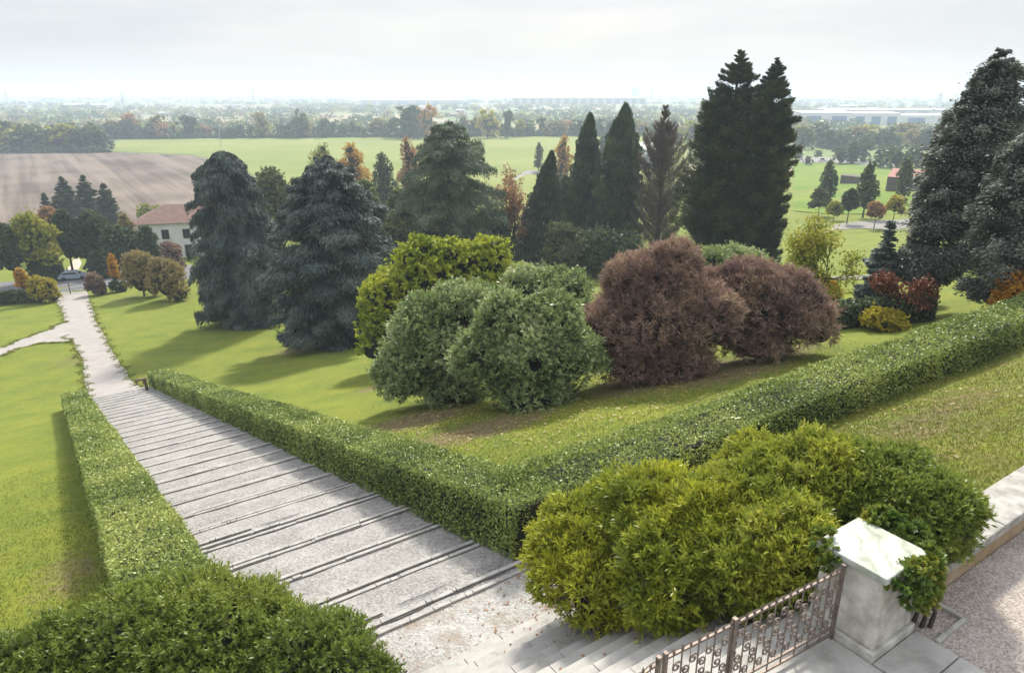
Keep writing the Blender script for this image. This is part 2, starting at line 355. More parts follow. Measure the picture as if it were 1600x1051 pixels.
g = quads('ground', np.stack([X, Y, Z], -1), Q, M['ground'], attr={'bare': ('POINT', bare.ravel()), 'plain': ('POINT', pl_.ravel())}, smooth=True)
tag(g, 'grassy hillside falling to a wide flat plain of fields', kind='structure')

def drape(name, loops, mat, off=.04, na=24, label=None, rough=0):
    """a sheet between two edge lines (lists of ground points), laid on the terrain"""
    A, B = [np.asarray(q, float)[:, :2] for q in loops]
    def res(P, n):
        d = np.r_[0, np.cumsum(np.linalg.norm(np.diff(P, axis=0), axis=1))]; t = np.linspace(0, d[-1], n)
        return np.stack([np.interp(t, d, P[:, 0]), np.interp(t, d, P[:, 1])], -1)
    n = na; A, B = res(A, n), res(B, n)
    if rough: A = A + np.convolve(rng.normal(size=n + 2), [.3, .4, .3], 'valid')[:, None] * rough * unit(A - B); B = B + np.convolve(rng.normal(size=n + 2), [.3, .4, .3], 'valid')[:, None] * rough * unit(B - A)
    k = max(6, na // 3); t = np.linspace(0, 1, k)[None, :, None]
    G = A[:, None] * (1 - t) + B[:, None] * t
    Zg = terrain(G[..., 0], G[..., 1], False) + off
    q = np.arange(n * k).reshape(n, k); q = np.stack([q[:-1, :-1], q[1:, :-1], q[1:, 1:], q[:-1, 1:]], -1)
    o = quads(name, np.concatenate([G, Zg[..., None]], -1), q, mat, smooth=True)
    return tag(o, label, kind='structure')
def px(*pts): return [at(*p) for p in pts]
drape('gravel_path', (px((141, 632), (133, 600), (128, 570), (116, 540), (100, 525), (102, 505), (96, 482), (84, 466), (80, 458)), px((232, 613), (205, 592), (185, 565), (165, 530), (152, 505), (146, 485), (140, 470), (138, 462), (136, 455))), M['gravelpath'], .06, 60, 'pale gravel path from the foot of the steps to the gate', .16)
drape('side_path', (px((-30, 567), (0, 557), (30, 545), (60, 537), (112, 535)), px((-30, 552), (0, 544), (40, 528), (75, 516), (104, 502))), M['gravelpath'], .05, 40, 'pale gravel side path branching across the left lawn', .14)
drape('road', (px((-60, 468), (60, 460), (140, 452), (300, 436)), px((-60, 445), (60, 438), (140, 428), (300, 414))), M['tarmac'], .05, 40, 'grey road passing beyond the gate')
drape('dirt_track', (px((88, 437), (100, 424), (112, 413), (114, 406)), px((118, 432), (124, 420), (128, 411), (124, 404))), M['dirt'], .09, 24, 'pale dirt track leaving the far side of the road')
drape('ploughed_field', (px((-260, 240), (0, 238), (170, 238), (300, 243), (362, 258), (420, 290)), px((-260, 360), (0, 350), (120, 352), (230, 345), (330, 335), (420, 320))), M['ploughed'], .10, 60, 'brown ploughed field with furrows')
drape('crop_field', (px((172, 236.5), (300, 241.5), (364, 256.5), (424, 289), (520, 320), (1040, 330)), px((185, 219), (400, 216.5), (640, 213.5), (870, 210), (950, 210), (1080, 213))), M['greenfield'], .12, 60, 'bright green crop field in front of the far treeline')
drape('park_lawn', (px((1240, 330), (1300, 335), (1400, 335), (1560, 325)), px((1240, 255), (1300, 255), (1400, 258), (1560, 262))), M['lawnfar'], .10, 30, 'green park lawn with poplars')
drape('park_lane', (px((1296, 360), (1340, 357), (1400, 360), (1450, 350)), px((1300, 352), (1345, 346), (1400, 344), (1450, 338))), M['lane'], .07, 24, 'pale lane crossing the park below')
drape('lower_path', (px((1180, 448), (1260, 440), (1330, 438), (1400, 432)), px((1180, 441), (1260, 434), (1330, 431), (1400, 426))), M['lane'], .06, 24, 'narrow pale path below the yellow tree')
drape('stubble_field', (px((120, 200), (250, 202), (420, 203)), px((150, 187), (260, 186), (440, 187))), M['tanfield'], .12, 20, 'tan stubble field beyond the treeline')
drape('pale_field', (px((450, 196), (560, 195), (700, 193)), px((470, 181), (560, 180), (700, 179))), M['tanfield'], .12, 20, 'pale field far out on the plain')
drape('far_road', (px((800, 283), (826, 272), (850, 274), (900, 282)), px((800, 280), (824, 266), (850, 269), (905, 277))), M['lane'], .16, 20, 'pale curving lane across the green field')
drape('park_road', (px((1250, 254), (1330, 256), (1400, 262)), px((1250, 245), (1330, 248), (1400, 256))), M['lane'], .16, 20, 'pale road with parked vehicles behind the park lawn')

ZT = CAMZ - 5.70
def flat(name, u0, u1, w0, w1, z, mat, label, n=2):
    gx, gy = np.meshgrid(np.linspace(u0, u1, n), np.linspace(w0, w1, n)); Xx = gx * S[0] + gy * N_[0]; Yy = gx * S[1] + gy * N_[1]
    q = np.arange(n * n).reshape(n, n); q = np.stack([q[:-1, :-1], q[:-1, 1:], q[1:, 1:], q[1:, :-1]], -1)
    return tag(quads(name, np.stack([Xx, Yy, np.full_like(Xx, z)], -1), q, mat), label, kind='structure')
flat('terrace', -12, 40, -6, 2.93, ZT, M['gravelterrace'], 'pinkish gravel terrace at the top of the steps')
mb = MB()
sl = [(.9, 3.4), (3.42, 5.0), (5.02, 6.40), (6.42, 7.28)]
for i, (a, b) in enumerate(sl):
    for (c, d) in ((1.55, 2.27), (2.285, 3.4)):
        if i == 3 and d > 3: d = 2.74
        mb.uwbox(a, b, c, d, ZT - .05, ZT + .03 + .004 * (i % 2))
tag(mb.build('threshold_paving', M['marble'], bevel=.008), 'worn pale stone slabs paving the threshold inside the gate', kind='structure')

# ------------------------------------------------------------------ upper flight, landing, stepped ramp
st = thing('stone_staircase', 'short flight of worn white stone steps running down from the iron gate', 'stairs', (*uw(4, 5.4), ZT - 2.5))
o3 = (st.location.x, st.location.y, st.location.z)
NS, HT = 15, CAMZ - 8.22
for k in range(NS):
    zt = ZT - (k + 0) * (ZT - HT) / NS; w0 = 3.41 + k * .272
    mb = MB(); jit = rng.uniform(-.006, .006)
    cuts = [.6, 2.3 + rng.uniform(-.5, .5), 4.4 + rng.uniform(-.6, .6), 7.3]
    for a, b in zip(cuts[:-1], cuts[1:]):
        mb.uwbox(a + .003, b - .003, w0, w0 + .295 - .0, zt - .32, zt - .0 + rng.uniform(-.005, .005), o3)
    mb.build('step', M['marble'], st, bevel=.012)
flat('landing', .4, 7.4, 7.49, 8.80, CAMZ - 8.24, M['landing'], 'stained paving landing between the flight and the stepped ramp')

rp = thing('stepped_ramp', 'long stepped ramp of pebble treads and stone edgings descending between clipped hedges', 'stairs', (*uw(4, 8.9), CAMZ - 8.3))
o3 = np.array(rp.location)
NU = 30; WL = 49.2 / NU; DH = (21.72 - 8.25) / NU
def ramppt(u, w, h): return np.array([*uw(u, w), CAMZ - h]) - o3
for k in range(NU):
    w0 = 8.80 + k * WL; h0 = 8.25 + k * DH
    nb_ = 3 if (k in (0, 4) ) else 2
    sp_ = .31
    nx = 12; rows = []
    def pr(w, h, amp):
        l, r = rampedge(w); l -= .1; r += .7
        return [ramppt(l + (r - l) * i / nx, w, h + amp * rng.normal()) for i in range(nx + 1)]
    rise = DH * .50 / nb_
    prof = []; w, h = w0, h0
    for b in range(nb_):                   # narrow steps first (stone edge then drop)
        prof += [(w, h, .004), (w + .001, h + rise, .004)]
        w += sp_; h += rise
        prof += [(w - .001, h, .006)]
    fr = (WL * .7 - sp_ * nb_) / (WL - sp_ * nb_); prof += [(w0 + WL * .7, h + DH * .5 * fr, .010), (w0 + WL, h0 + DH, .003)]
    rows = [pr(*q) for q in prof]; V = np.array(rows).reshape(-1, 3); nr = len(rows)
    q = np.arange(nr * (nx + 1)).reshape(nr, nx + 1); q = np.stack([q[:-1, :-1], q[:-1, 1:], q[1:, 1:], q[1:, :-1]], -1)
    step = quads('step', V, q, M['gravelramp'], rp)
    for b in range(nb_):
        w = w0 + b * sp_; h = h0 + b * rise; l, r = rampedge(w); mb = MB(); l -= .1; r += .5
        if nb_ == 3 and b == 2: r = l + (r - l) * rng.uniform(.3, .6)
        n = 9; cu = np.sort(np.r_[l, r, rng.uniform(l + .2, r - .2, n - 2)])
        for a, c in zip(cu[:-1], cu[1:]):
            dz = rng.uniform(-.014, .006); dw = rng.uniform(-.012, .012)
            pts = [ramppt(a + .006, w - .07 + dw, 0), ramppt(c - .006, w - .07 + dw, 0), ramppt(c - .006, w + .015 + dw, 0), ramppt(a + .006, w + .015 + dw, 0)]
            zt = CAMZ - h - o3[2] + .052 - .006 * (b > 0) + dz
            mb.hexa([(p[0], p[1], zt - .2) for p in pts] + [(p[0], p[1], zt) for p in pts])
        mb.build('stone_edging', M['edging'], step, bevel=.008 if k < 8 else 0)
        if k == 0 and b == 0: continue
        mb = MB(); jn = np.linspace(l, r, 26); jw = rng.uniform(.025, .05, 26) * rng.choice([.4, 1, 1], 26)  # thin dark strip of uneven width along the uphill side of each edging
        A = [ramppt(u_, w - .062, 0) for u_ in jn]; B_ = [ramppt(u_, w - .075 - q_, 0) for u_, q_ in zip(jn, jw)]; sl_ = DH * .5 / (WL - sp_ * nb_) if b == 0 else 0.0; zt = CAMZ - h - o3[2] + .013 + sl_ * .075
        mb.add([(p[0], p[1], zt) for p in A] + [(p[0], p[1], zt + .002 + q_ * sl_) for p, q_ in zip(B_, jw)], [(i, i + 1, 27 + i, 26 + i) for i in range(25)]); mb.build('dark_strip', M['earthtone'], step)

# ------------------------------------------------------------------ foliage tools
def leafquads(C, A, Nn, L, Wd, fold=.15):
    n = len(C); A = unit(A); sd_ = unit(np.cross(A, Nn)); nn = np.cross(sd_, A)
    L = np.broadcast_to(L, n)[:, None]; Wd = np.broadcast_to(Wd, n)[:, None]
    V = np.stack([C - A * L * .5, C + sd_ * Wd * .5 + nn * Wd * fold, C + A * L * .5, C - sd_ * Wd * .5 + nn * Wd * fold], 1)
    return V.reshape(-1, 3)
def leafobj(name, parts, mat, parent, tintpow=1.0):
    V = np.concatenate([p[0] for p in parts]); n = len(V) // 4
    t = np.concatenate([p[1] if p[1] is not None else rng.random(len(p[0]) // 4) for p in parts])
    return quads(name, V, np.arange(4 * n), mat, parent, attr={'tint': ('FACE', t)})
def lobes_leaves(lobes, n, L, Wd, cr=.3, zmin=0., out=.8, up=.25, thick=1., inner=.82, depth=.33, sub=7):
    """leaves in small clumps set over a group of ellipsoidal lobes [(x,y,z,rx,ry,rz)...], local coordinates"""
    lo = np.asarray(lobes, float)
    if sub:
        ex = []
        for l in lo:
            for i in range(sub):
                d = unit(rn(3)); d[2] = abs(d[2]) * .9 - .15; f = rng.uniform(.26, .42); ex.append((*(l[:3] + d * l[3:] * rng.uniform(.66, .84)), *(l[3:] * f)))
        lo = np.concatenate([lo, np.array(ex)])
    ar = lo[:, 3] * lo[:, 4] + lo[:, 4] * lo[:, 5] + lo[:, 3] * lo[:, 5]
    per = 13; ns = max(8, int(n / per * 1.9)); k = rng.choice(len(lo), ns, p=ar / ar.sum()); d = unit(rn(ns, 3)); d[:, 2] = np.where(d[:, 2] < -.45, -d[:, 2], d[:, 2])
    c = lo[k, :3] + d * lo[k, 3:]; fq = 1.3 / cr
    rel = np.sin(c[:, 0] * fq + 1.7 * np.sin(c[:, 1] * fq * .8)) * np.sin(c[:, 1] * fq * .9 + c[:, 2] * fq * .7 + 1.3 * np.sin(c[:, 0] * fq * .6))   # uneven relief: knots of shoots and hollows
    c = lo[k, :3] + d * lo[k, 3:] * (.88 + .10 * rel + rng.uniform(-.13, .10, ns))[:, None]
    keep = c[:, 2] > zmin
    for i in range(len(lo)):
        e = (((c - lo[i, :3]) / lo[i, 3:]) ** 2).sum(1); keep &= ~((e < .52) & (k != i))
    c, d = c[keep], unit(d[keep] / lo[k[keep], 3:]); ns = len(c)
    ax = unit(d * 1.0 + rn(ns, 3) * .42 + np.array([0, 0, up + .25])); ln = cr * rng.uniform(.45, 1.25, ns) * np.where(rng.random(ns) < .06, 1.7, 1.0); ct = rng.random(ns)
    j = rng.integers(0, ns, n); t = rng.random(n) ** .75; sd_ = unit(np.cross(rn(n, 3), ax[j])); sz = rng.uniform(.45, 1.45, n) * (1.1 - .35 * t)
    A = unit(ax[j] * (.35 + .75 * t)[:, None] + sd_ * .85 + rn(n, 3) * .18); Nn = np.cross(A, np.cross(ax[j], A)) + rn(n, 3) * .25
    P = c[j] + ax[j] * (ln[j] * (t - .45))[:, None] + A * (L * sz * .5)[:, None]
    ok = P[:, 2] > zmin
    P, A, Nn, j, sz, t = P[ok], A[ok], Nn[ok], j[ok], sz[ok], t[ok]
    return leafquads(P, A, Nn, L * sz, Wd * sz), np.clip(.45 * rng.random(len(P)) + .40 * ct[j] + .2 * t - .02, 0, 1)
def core(lobes, mat, parent, k=.78, name='branches', zmin=-.3):
    mb = MB()
    for l in lobes:
        mb.ball(l[:3], np.array(l[3:]) * k, 14, 8)
    mb.v = [(a + .06 * math.sin(7 * b + 3 * c), b + .06 * math.sin(6 * a), max(c, zmin)) for a, b, c in mb.v]
    return mb.build(name, mat, parent)
def shrub(name, label, cat, base, lobes_w, n, L, Wd, mat, cr=.3, stemmat='twig', group=None, k=.66, stems=True, **kw):
    """lobes in world coordinates"""
    t = thing(name, label, cat, base, group=group); b = np.array(base)
    lo = [(l[0] - b[0], l[1] - b[1], l[2] - b[2], *l[3:]) for l in lobes_w]
    leafobj('foliage', [lobes_leaves(lo, n, L, Wd, cr, kw.pop('zmin', -.6), **kw)], M[mat], t)
    core(lo, M[stemmat], t, k, zmin=-.4)
    la = np.array(lo); m_ = max(200, n // 40); q = rng.integers(0, len(la), m_); d = unit(rn(m_, 3) + np.array([0, 0, .5])); c = la[q, :3] + d * la[q, 3:] * rng.uniform(.7, .98, m_)[:, None]; ok = c[:, 2] > -.3
    tl = cr * rng.uniform(.8, 2.0, m_); quads('twig_sprays', leafquads(c, d + rn(m_, 3) * .5, rn(m_, 3), tl, .012 + L * .04)[np.repeat(ok, 4)], np.arange(4 * ok.sum()), M['bark'], t)
    return t

# ------------------------------------------------------------------ clipped hedges
def hedge(t, runs, dens, leaf, mat, stem='twig'):
    """runs: lists of stations (u_left, u_right as world xy pairs, z ground, z top); covers top and both faces"""
    b = np.array(t.location); LQ = []; mb = MB()
    for st_ in runs:
        for (a0, a1, ag, at_), (b0, b1, bg_, bt), ends in st_:
            a0, a1, b0, b1 = map(lambda q: np.asarray(q, float), (a0, a1, b0, b1))
            def P3(q, z): return np.array([q[0], q[1], z]) - b
            c = dict(a0g=P3(a0, ag), a0t=P3(a0, at_), a1g=P3(a1, ag), a1t=P3(a1, at_), b0g=P3(b0, bg_), b0t=P3(b0, bt), b1g=P3(b1, bg_), b1t=P3(b1, bt))
            faces = [('a0t', 'b0t', 'b1t', 'a1t', 1.0), ('a0g', 'b0g', 'b0t', 'a0t', 1.0), ('a1g', 'b1g', 'b1t', 'a1t', 1.0)]
            if 'a' in ends: faces.append(('a0g', 'a1g', 'a1t', 'a0t', 1.))
            if 'b' in ends: faces.append(('b0g', 'b1g', 'b1t', 'b0t', 1.))
            ctr = sum(c.values()) / 8
            dist = np.linalg.norm((ctr + b) - np.array([0, 0, CAMZ])); lf = leaf * max(1, (dist / 17) ** .75); dn = dens / max(1, (dist / 17) ** 1.35)
            for f in faces:
                p = [c[x] for x in f[:4]]; nrm = np.cross(p[1] - p[0], p[3] - p[0]); area = np.linalg.norm(nrm); nrm = nrm / max(area, 1e-9)
                if np.dot(nrm, sum(p) / 4 - ctr) < 0: nrm = -nrm
                n = int(area * dn * f[4])
                s_, q_ = rng.random(n)[:, None], rng.random(n)[:, None]
                C = (p[0] * (1 - s_) + p[1] * s_) * (1 - q_) + (p[3] * (1 - s_) + p[2] * s_) * q_
                wv = C + b; und = .045 * np.sin(wv[:, 0] * .7 + wv[:, 1] * .45) + .035 * np.sin(wv[:, 0] * 2.1 + 1.7 * np.sin(wv[:, 1] * 1.3)) * np.sin(wv[:, 1] * 2.3 + wv[:, 2] * 3.1) + .03 * np.sin(wv[:, 0] * 6 + wv[:, 2] * 5) * np.sin(wv[:, 1] * 5.3)
                C = C + nrm * (und + rng.normal(size=n) * .028 - .015 + .05 * (rng.random(n) ** 8))[:, None]
                A = unit(rn(n, 3) + nrm * .55 + np.array([0, 0, .25])); Nn = unit(rn(n, 3) * .75 + nrm * .9)
                sz = rng.uniform(.65, 1.35, n)
                LQ.append((leafquads(C, A, Nn, lf * sz, lf * .58 * sz), rng.random(n)))
            i = .18
            da = unit(a1 - a0) * i; db = unit(b1 - b0) * i
            mb.hexa([P3(a0 + da, ag - .1), P3(a1 - da, ag - .1), P3(b1 - db, bg_ - .1), P3(b0 + db, bg_ - .1), P3(a0 + da, at_ - i), P3(a1 - da, at_ - i), P3(b1 - db, bt - i), P3(b0 + db, bt - i)])
    leafobj('foliage', LQ, M[mat], t); mb.build('branches', M[stem], t)
def gz(p): return float(terrain(p[0], p[1], False))
def rail(stations, ends='ab'):
    out = []
    for i in range(len(stations) - 1):
        e = ('a' if i == 0 and 'a' in ends else '') + ('b' if i == len(stations) - 2 and 'b' in ends else '')
        out.append((stations[i], stations[i + 1], e))
    return out
HH = 1.25
# V-shaped hedge: down the right side of the ramp, and level along the bank to the right
t = thing('clipped_hedge', 'clipped hedge bending in a V beside the steps and along the bank', 'hedge', (*uw(6.9, 10), CAMZ - 8.6))
s1 = []
for w in np.linspace(9.25, 57.5, 26):
    l, r = rampedge(w); a = uw(r, w); c = uw(r + 1.35, w); h = 5.85 + .277 * w - (max(0, w - 56) * .1)
    s1.append((a, c, CAMZ - h - 1.6, CAMZ - h + HH + .02))
s2 = []
for u in np.linspace(6.9, 44, 20):
    a = uw(u, 9.26); c = uw(u, 10.72); s2.append((a, c, CAMZ - 8.75, CAMZ - 7.36 + .015 * math.sin(u)))
hedge(t, [rail(s1), rail(s2)], 900, .062, 'hedge')
t = thing('clipped_hedge', 'long clipped hedge down the left of the steps, sunlit top and shadow on the lawn', 'hedge', (*uw(.8, 12), CAMZ - 9))
s1 = []
for w in np.linspace(10.3, 54.5, 26):
    l, r = rampedge(w); a = uw(l - 1.42, w); c = uw(l + .0, w); h = 5.85 + .277 * w
    s1.append((a, c, CAMZ - h - 1.3, CAMZ - h + HH))
hedge(t, [rail(s1)], 900, .062, 'hedge')

# ------------------------------------------------------------------ foreground shrubs
def ell(px_, py_, dist, r, rz=None, ry=None):
    c = away(px_, py_, dist); return (*c, r, ry or r, rz or r)
def onground(c): return (c[0], c[1], gz(c))
lb = [ell(325, 1030, 12.6, 1.35, 1.15), ell(470, 1050, 12.0, 1.0, .9), ell(200, 1025, 13.0, 1.1, .95), ell(90, 1050, 13.2, 1.0, .7), ell(390, 985, 12.8, .85, .75), ell(540, 1075, 11.6, .75, .7), ell(0, 1070, 13.2, .8, .5), ell(300, 970, 13.2, .8, .8)]
shrub('rounded_shrub', 'rounded dense green shrub overhanging the left edge of the landing', 'shrub', onground(lb[0]), lb, 120000, .08, .027, 'shrubfront', .2, zmin=-1.2, up=.45)
lb = [ell(925, 865, 11.2, .95), ell(1015, 840, 11.0, 1.05), ell(1060, 905, 10.2, .9), ell(930, 925, 10.6, .6), ell(1120, 850, 10.4, .95)]
shrub('bushy_shrub', 'bushy yellow green shrub spilling over the right end of the white stone steps', 'shrub', (*uw(7.6, 6.8), CAMZ - 7.2), lb, 110000, .105, .026, 'shrubyellow', .22, zmin=-1.0, up=.5)
lb = [ell(1200, 815, 10.6, .98), ell(1280, 785, 10.7, .92), ell(1235, 870, 9.7, .72), ell(1150, 905, 9.7, .58), ell(1180, 745, 11.2, .6)]
shrub('bushy_shrub', 'broad glossy green shrub rising directly behind the gate', 'shrub', (*uw(8.2, 5.6), CAMZ - 6.8), lb, 95000, .095, .027, 'shrubmid', .22, zmin=-1.0, up=.5)
lb = [ell(1380, 785, 10.6, .75), ell(1445, 815, 10.3, .58), ell(1340, 800, 10.4, .6), ell(1480, 800, 10.4, .36)]
shrub('bushy_shrub', 'dark green shrub between the capped stone pillar and the low terrace wall', 'shrub', (*uw(9.0, 4.8), CAMZ - 6.4), lb, 65000, .085, .028, 'shrubfront', .2, zmin=-.8, up=.4)

# ------------------------------------------------------------------ pillar, gate, wall
pc = uw(6.845, 3.17); t = thing('stone_pillar', 'stocky white stone gate pillar with a flat veined marble cap', 'pillar', (*pc, ZT)); o3 = (pc[0], pc[1], ZT)
mb = MB(); mb.uwbox(6.42, 7.27, 2.75, 3.59, ZT - .05, ZT + .13, o3); mb.build('plinth', M['pillar'], t, bevel=.015)
def taper(mb, u0, u1, w0, w1, z0, z1, i, o):
    a = [uw(u0, w0), uw(u1, w0), uw(u1, w1), uw(u0, w1)]; c = [uw(u0 + i, w0 + i), uw(u1 - i, w0 + i), uw(u1 - i, w1 - i), uw(u0 + i, w1 - i)]
    mb.hexa([(p[0] - o[0], p[1] - o[1], z0 - o[2]) for p in a] + [(p[0] - o[0], p[1] - o[1], z1 - o[2]) for p in c])
mb = MB(); taper(mb, 6.46, 7.23, 2.79, 3.55, ZT + .13, ZT + .98, .045, o3); mb.build('shaft', M['pillar'], t, bevel=.02)
mb = MB(); mb.uwbox(6.43, 7.25, 2.77, 3.57, ZT + .98, ZT + 1.06, o3); mb.build('cap', M['cap'], t, bevel=.012)

def gateleaf(t, o, u0, u1, w, hinge_right, mid):
    """frame, uprights, scrolls and finials of one wrought iron leaf"""
    z0, z1 = ZT + .09, ZT + .93
    def p(u, z): q = uw(u, w); return (q[0] - o[0], q[1] - o[1], z - o[2])
    mb = MB()
    for z in (z0, z0 + .10, z1): mb.uwbox(u0, u1, w - .012, w + .012, z - .012, z + .012, o)
    mb.uwbox(u0, u0 + .035, w - .02, w + .02, ZT + .03, z1 + .07, o); mb.uwbox(u1 - .035, u1, w - .02, w + .02, ZT + .03, z1 + .07, o)
    if mid: mb.uwbox(mid - .022, mid + .022, w - .022, w + .022, ZT + .03, z1 + .07, o)
    mb.build('frame', M['iron'], t)
    n = max(2, round((u1 - u0) / .21)); us = np.linspace(u0 + .017, u1 - .017, n + 1)
    for u in us[1:-1]:
        mb = MB(); mb.tube([p(u, z0), p(u, z1)], .009, 5); mb.build('upright', M['iron'], t)
    for a, b_ in zip(us[:-1], us[1:]):
        m_ = (a + b_) / 2; r0 = (b_ - a) * .36; mb = MB()
        for zc, fl in ((z0 + .23, 1), (z0 + .43, -1), (z0 + .63, 1)):
            for sgn in (1, -1):
                th = np.linspace(0, 2.7 * math.pi, 24); rr = r0 * .80 * (1 - .80 * th / (2.7 * math.pi))
                cu, cz = m_ + sgn * r0 * .62, zc + fl * sgn * .045
                mb.tube([p(cu + sgn * math.cos(q) * s_, cz + fl * math.sin(q) * s_) for q, s_ in zip(th, rr)], .010, 4)
        mb.tube([p(m_, z0 + .12), p(m_, z1)], .0035, 4)
        mb.build('scrollwork', M['iron'], t)
    mb = MB()
    for u in np.r_[us, (us[1:] + us[:-1]) / 2]:
        q = p(u, z1); hgt = .075 if u in us else .05
        mb.tube([q, (q[0], q[1], q[2] + hgt * .5), (q[0], q[1], q[2] + hgt)], [.006, .013, .002], 5)
        mb.ball((q[0], q[1], q[2] + hgt * .45), .015, 6, 4)
    for a, b_ in zip(us[:-1], us[1:]):       # running scroll on the top rail
        th = np.linspace(0, math.pi, 9); mb.tube([p((a + b_) / 2 + math.cos(q) * (b_ - a) * .46, z1 + .012 + math.sin(q) * .035) for q in th], .006, 4)
    mb.build('cresting', M['iron'], t)
q = uw(6.38, 3.2); t = thing('iron_gate', 'wrought iron gate leaf with scrolls, hinged on the capped pillar', 'gate', (*q, ZT + .05)); gateleaf(t, (q[0], q[1], ZT + .05), 3.90, 6.40, 3.2, True, 4.78); t.rotation_euler.z = R(-4)
q = uw(1.40, 3.2); t = thing('iron_gate', 'second wrought iron gate leaf, cut off by the bottom of the photo', 'gate', (*q, ZT + .05)); gateleaf(t, (q[0], q[1], ZT + .05), 1.40, 3.86, 3.2, False, 3.0); t.rotation_euler.z = R(4)

t = thing('terrace_wall', 'low ochre terrace wall with a broad white stone coping', 'wall', (*uw(9, 3.1), ZT)); o3 = tuple(t.location)
mb = MB(); mb.uwbox(7.30, 34, 2.94, 3.36, ZT - .4, ZT + .33, o3); mb.build('wall_body', M['ochre'], t)
u = 7.9
while u < 34:
    L_ = rng.uniform(1.5, 2.3); mb = MB(); mb.uwbox(u + .004, u + L_ - .004, 2.86, 3.42, ZT + .33, ZT + .47 + rng.uniform(-.006, .006), o3); mb.build('coping', M['stone'], t, bevel=.015); u += L_

# ivy on the pillar, vine stem and its kerb
q = uw(7.3, 3.0); t = thing('ivy', 'yellowing ivy hanging down the right side of the pillar below its cap', 'ivy', (*q, ZT)); b = np.array([q[0], q[1], ZT])
lo = []
for i in range(110):
    q_ = rng.random(); u_ = 6.80 + .55 * q_ + rng.normal() * .06; w_ = 2.74 + max(0, u_ - 7.28) * .5 + rng.normal() * .03; z_ = .98 - (.10 + .55 * q_) * rng.random() ** .8
    if rng.random() < .45: u_ = rng.uniform(7.28, 7.62); w_ = rng.uniform(2.78, 3.5); z_ = rng.uniform(.35, .98)
    r_ = rng.uniform(.06, .11) + .05 * (u_ > 7.3); p_ = uw(u_, w_); lo.append((p_[0] - b[0], p_[1] - b[1], z_, r_, r_, r_ * 1.3))
for (u_, w_, z_, r_) in ((6.43, 3.35, .97, .07), (6.41, 3.5, 1.02, .09), (6.5, 3.58, 1.07, .07), (6.62, 3.57, 1.09, .05), (6.40, 3.42, .86, .07), (6.7, 2.73, .97, .05), (6.56, 2.72, .95, .06)):
    p_ = uw(u_, w_); lo.append((p_[0] - b[0], p_[1] - b[1], z_, r_, r_, r_))
leafobj('foliage', [lobes_leaves(lo, 19000, .06, .048, .08, .1, up=-.35, sub=0)], M['ivy'], t)
mb = MB()
for (u_, w_) in ((7.42, 2.75), (7.50, 2.70), (7.36, 2.82)):
    a = uw(u_, w_); c = uw(u_ - .1, w_ + .12); mb.tube([(a[0] - b[0], a[1] - b[1], -.05), (a[0] - b[0] + .03, a[1] - b[1], .2), (c[0] - b[0], c[1] - b[1], .55)], [.028, .022, .014], 6)
mb.build('stem', M['bark'], t)
mb = MB(); o3 = (*uw(7.5, 2.7), ZT)
mb.uwbox(7.30, 7.95, 2.50, 2.55, ZT - .03, ZT + .045, o3); mb.uwbox(7.90, 7.95, 2.553, 2.9, ZT - .03, ZT + .05, o3)
k_ = mb.build('planting_kerb', M['stone'], bevel=.008); k_.location = o3; tag(k_, 'small angled stone kerb around the ivy root beside the pillar', 'kerb')

# ------------------------------------------------------------------ mid-ground shrubs
def plant_px(name, label, cat, c_px, vbase, lobes, n, L, Wd, mat, cr, stem='twig', dy=0, **kw):
    """lobes given as (px, py, r_px, squash) at the distance of the base point, pushed back so the front edge stands there"""
    P = at(c_px, vbase); d0 = np.linalg.norm(P - np.array([0, 0, CAMZ])); out = []
    for l in lobes:
        rm = l[2] * d0 / F; D_ = d0 + rm * .55 + (l[4] if len(l) > 4 else 0)
        c = away(l[0], l[1], D_); r = l[2] * D_ / F; out.append((*c, r, r, r * l[3]))
    return shrub(name, label, cat, (out[0][0], out[0][1], gz(out[0])), out, n, L, Wd, M and mat, cr, stem, **kw)
plant_px('laurel_bush', 'nearest rounded silvery green laurel bush, in front of all the others on the lawn', 'bush', 820, 640,
         [(825, 555, 92, .95), (770, 560, 60, 1.0), (885, 560, 58, .95), (830, 610, 70, .6), (790, 500, 45, 1), (860, 505, 50, 1)], 46000, .19, .066, 'laurel', .38, up=.35)
plant_px('laurel_bush', 'tall silvery green laurel bush left of the nearest one', 'bush', 690, 636,
         [(680, 545, 80, 1.1), (720, 500, 60, 1), (650, 580, 58, .95), (700, 600, 62, .7), (745, 490, 50, .9), (630, 600, 42, .7)], 46000, .19, .066, 'laurel', .38, up=.35)
plant_px('laurel_bush', 'laurel bush showing behind the nearest one, beside the brown smoke bush', 'bush', 860, 575,
         [(860, 480, 60, 1), (825, 450, 42, .9), (885, 455, 42, .9), (870, 530, 55, 1)], 20000, .19, .066, 'laurel', .38, up=.35)
plant_px('magnolia_bush', 'yellow green leafy bush towering behind the laurels', 'bush', 640, 575,
         [(660, 480, 80, 1.1), (615, 510, 52, 1.0), (690, 425, 55, .9), (655, 405, 38, .9), (750, 420, 52, .85), (740, 470, 70, 1), (600, 470, 40, 1), (770, 395, 28, .9), (705, 400, 30, .9), (585, 545, 24, 1), (800, 440, 34, .8)], 30000, .25, .15, 'magnolia', .5, up=.1)
plant_px('smoke_bush', 'large purple brown twiggy bush right of the laurels', 'bush', 1000, 605,
         [(1020, 510, 98, .95), (960, 520, 55, 1), (1040, 440, 62, .85), (1095, 500, 60, 1), (985, 570, 55, .65), (1060, 565, 52, .6), (1060, 405, 30, .9), (985, 440, 42, .9)], 75000, .24, .032, 'smoke', .42, 'twigbrown', up=.4)
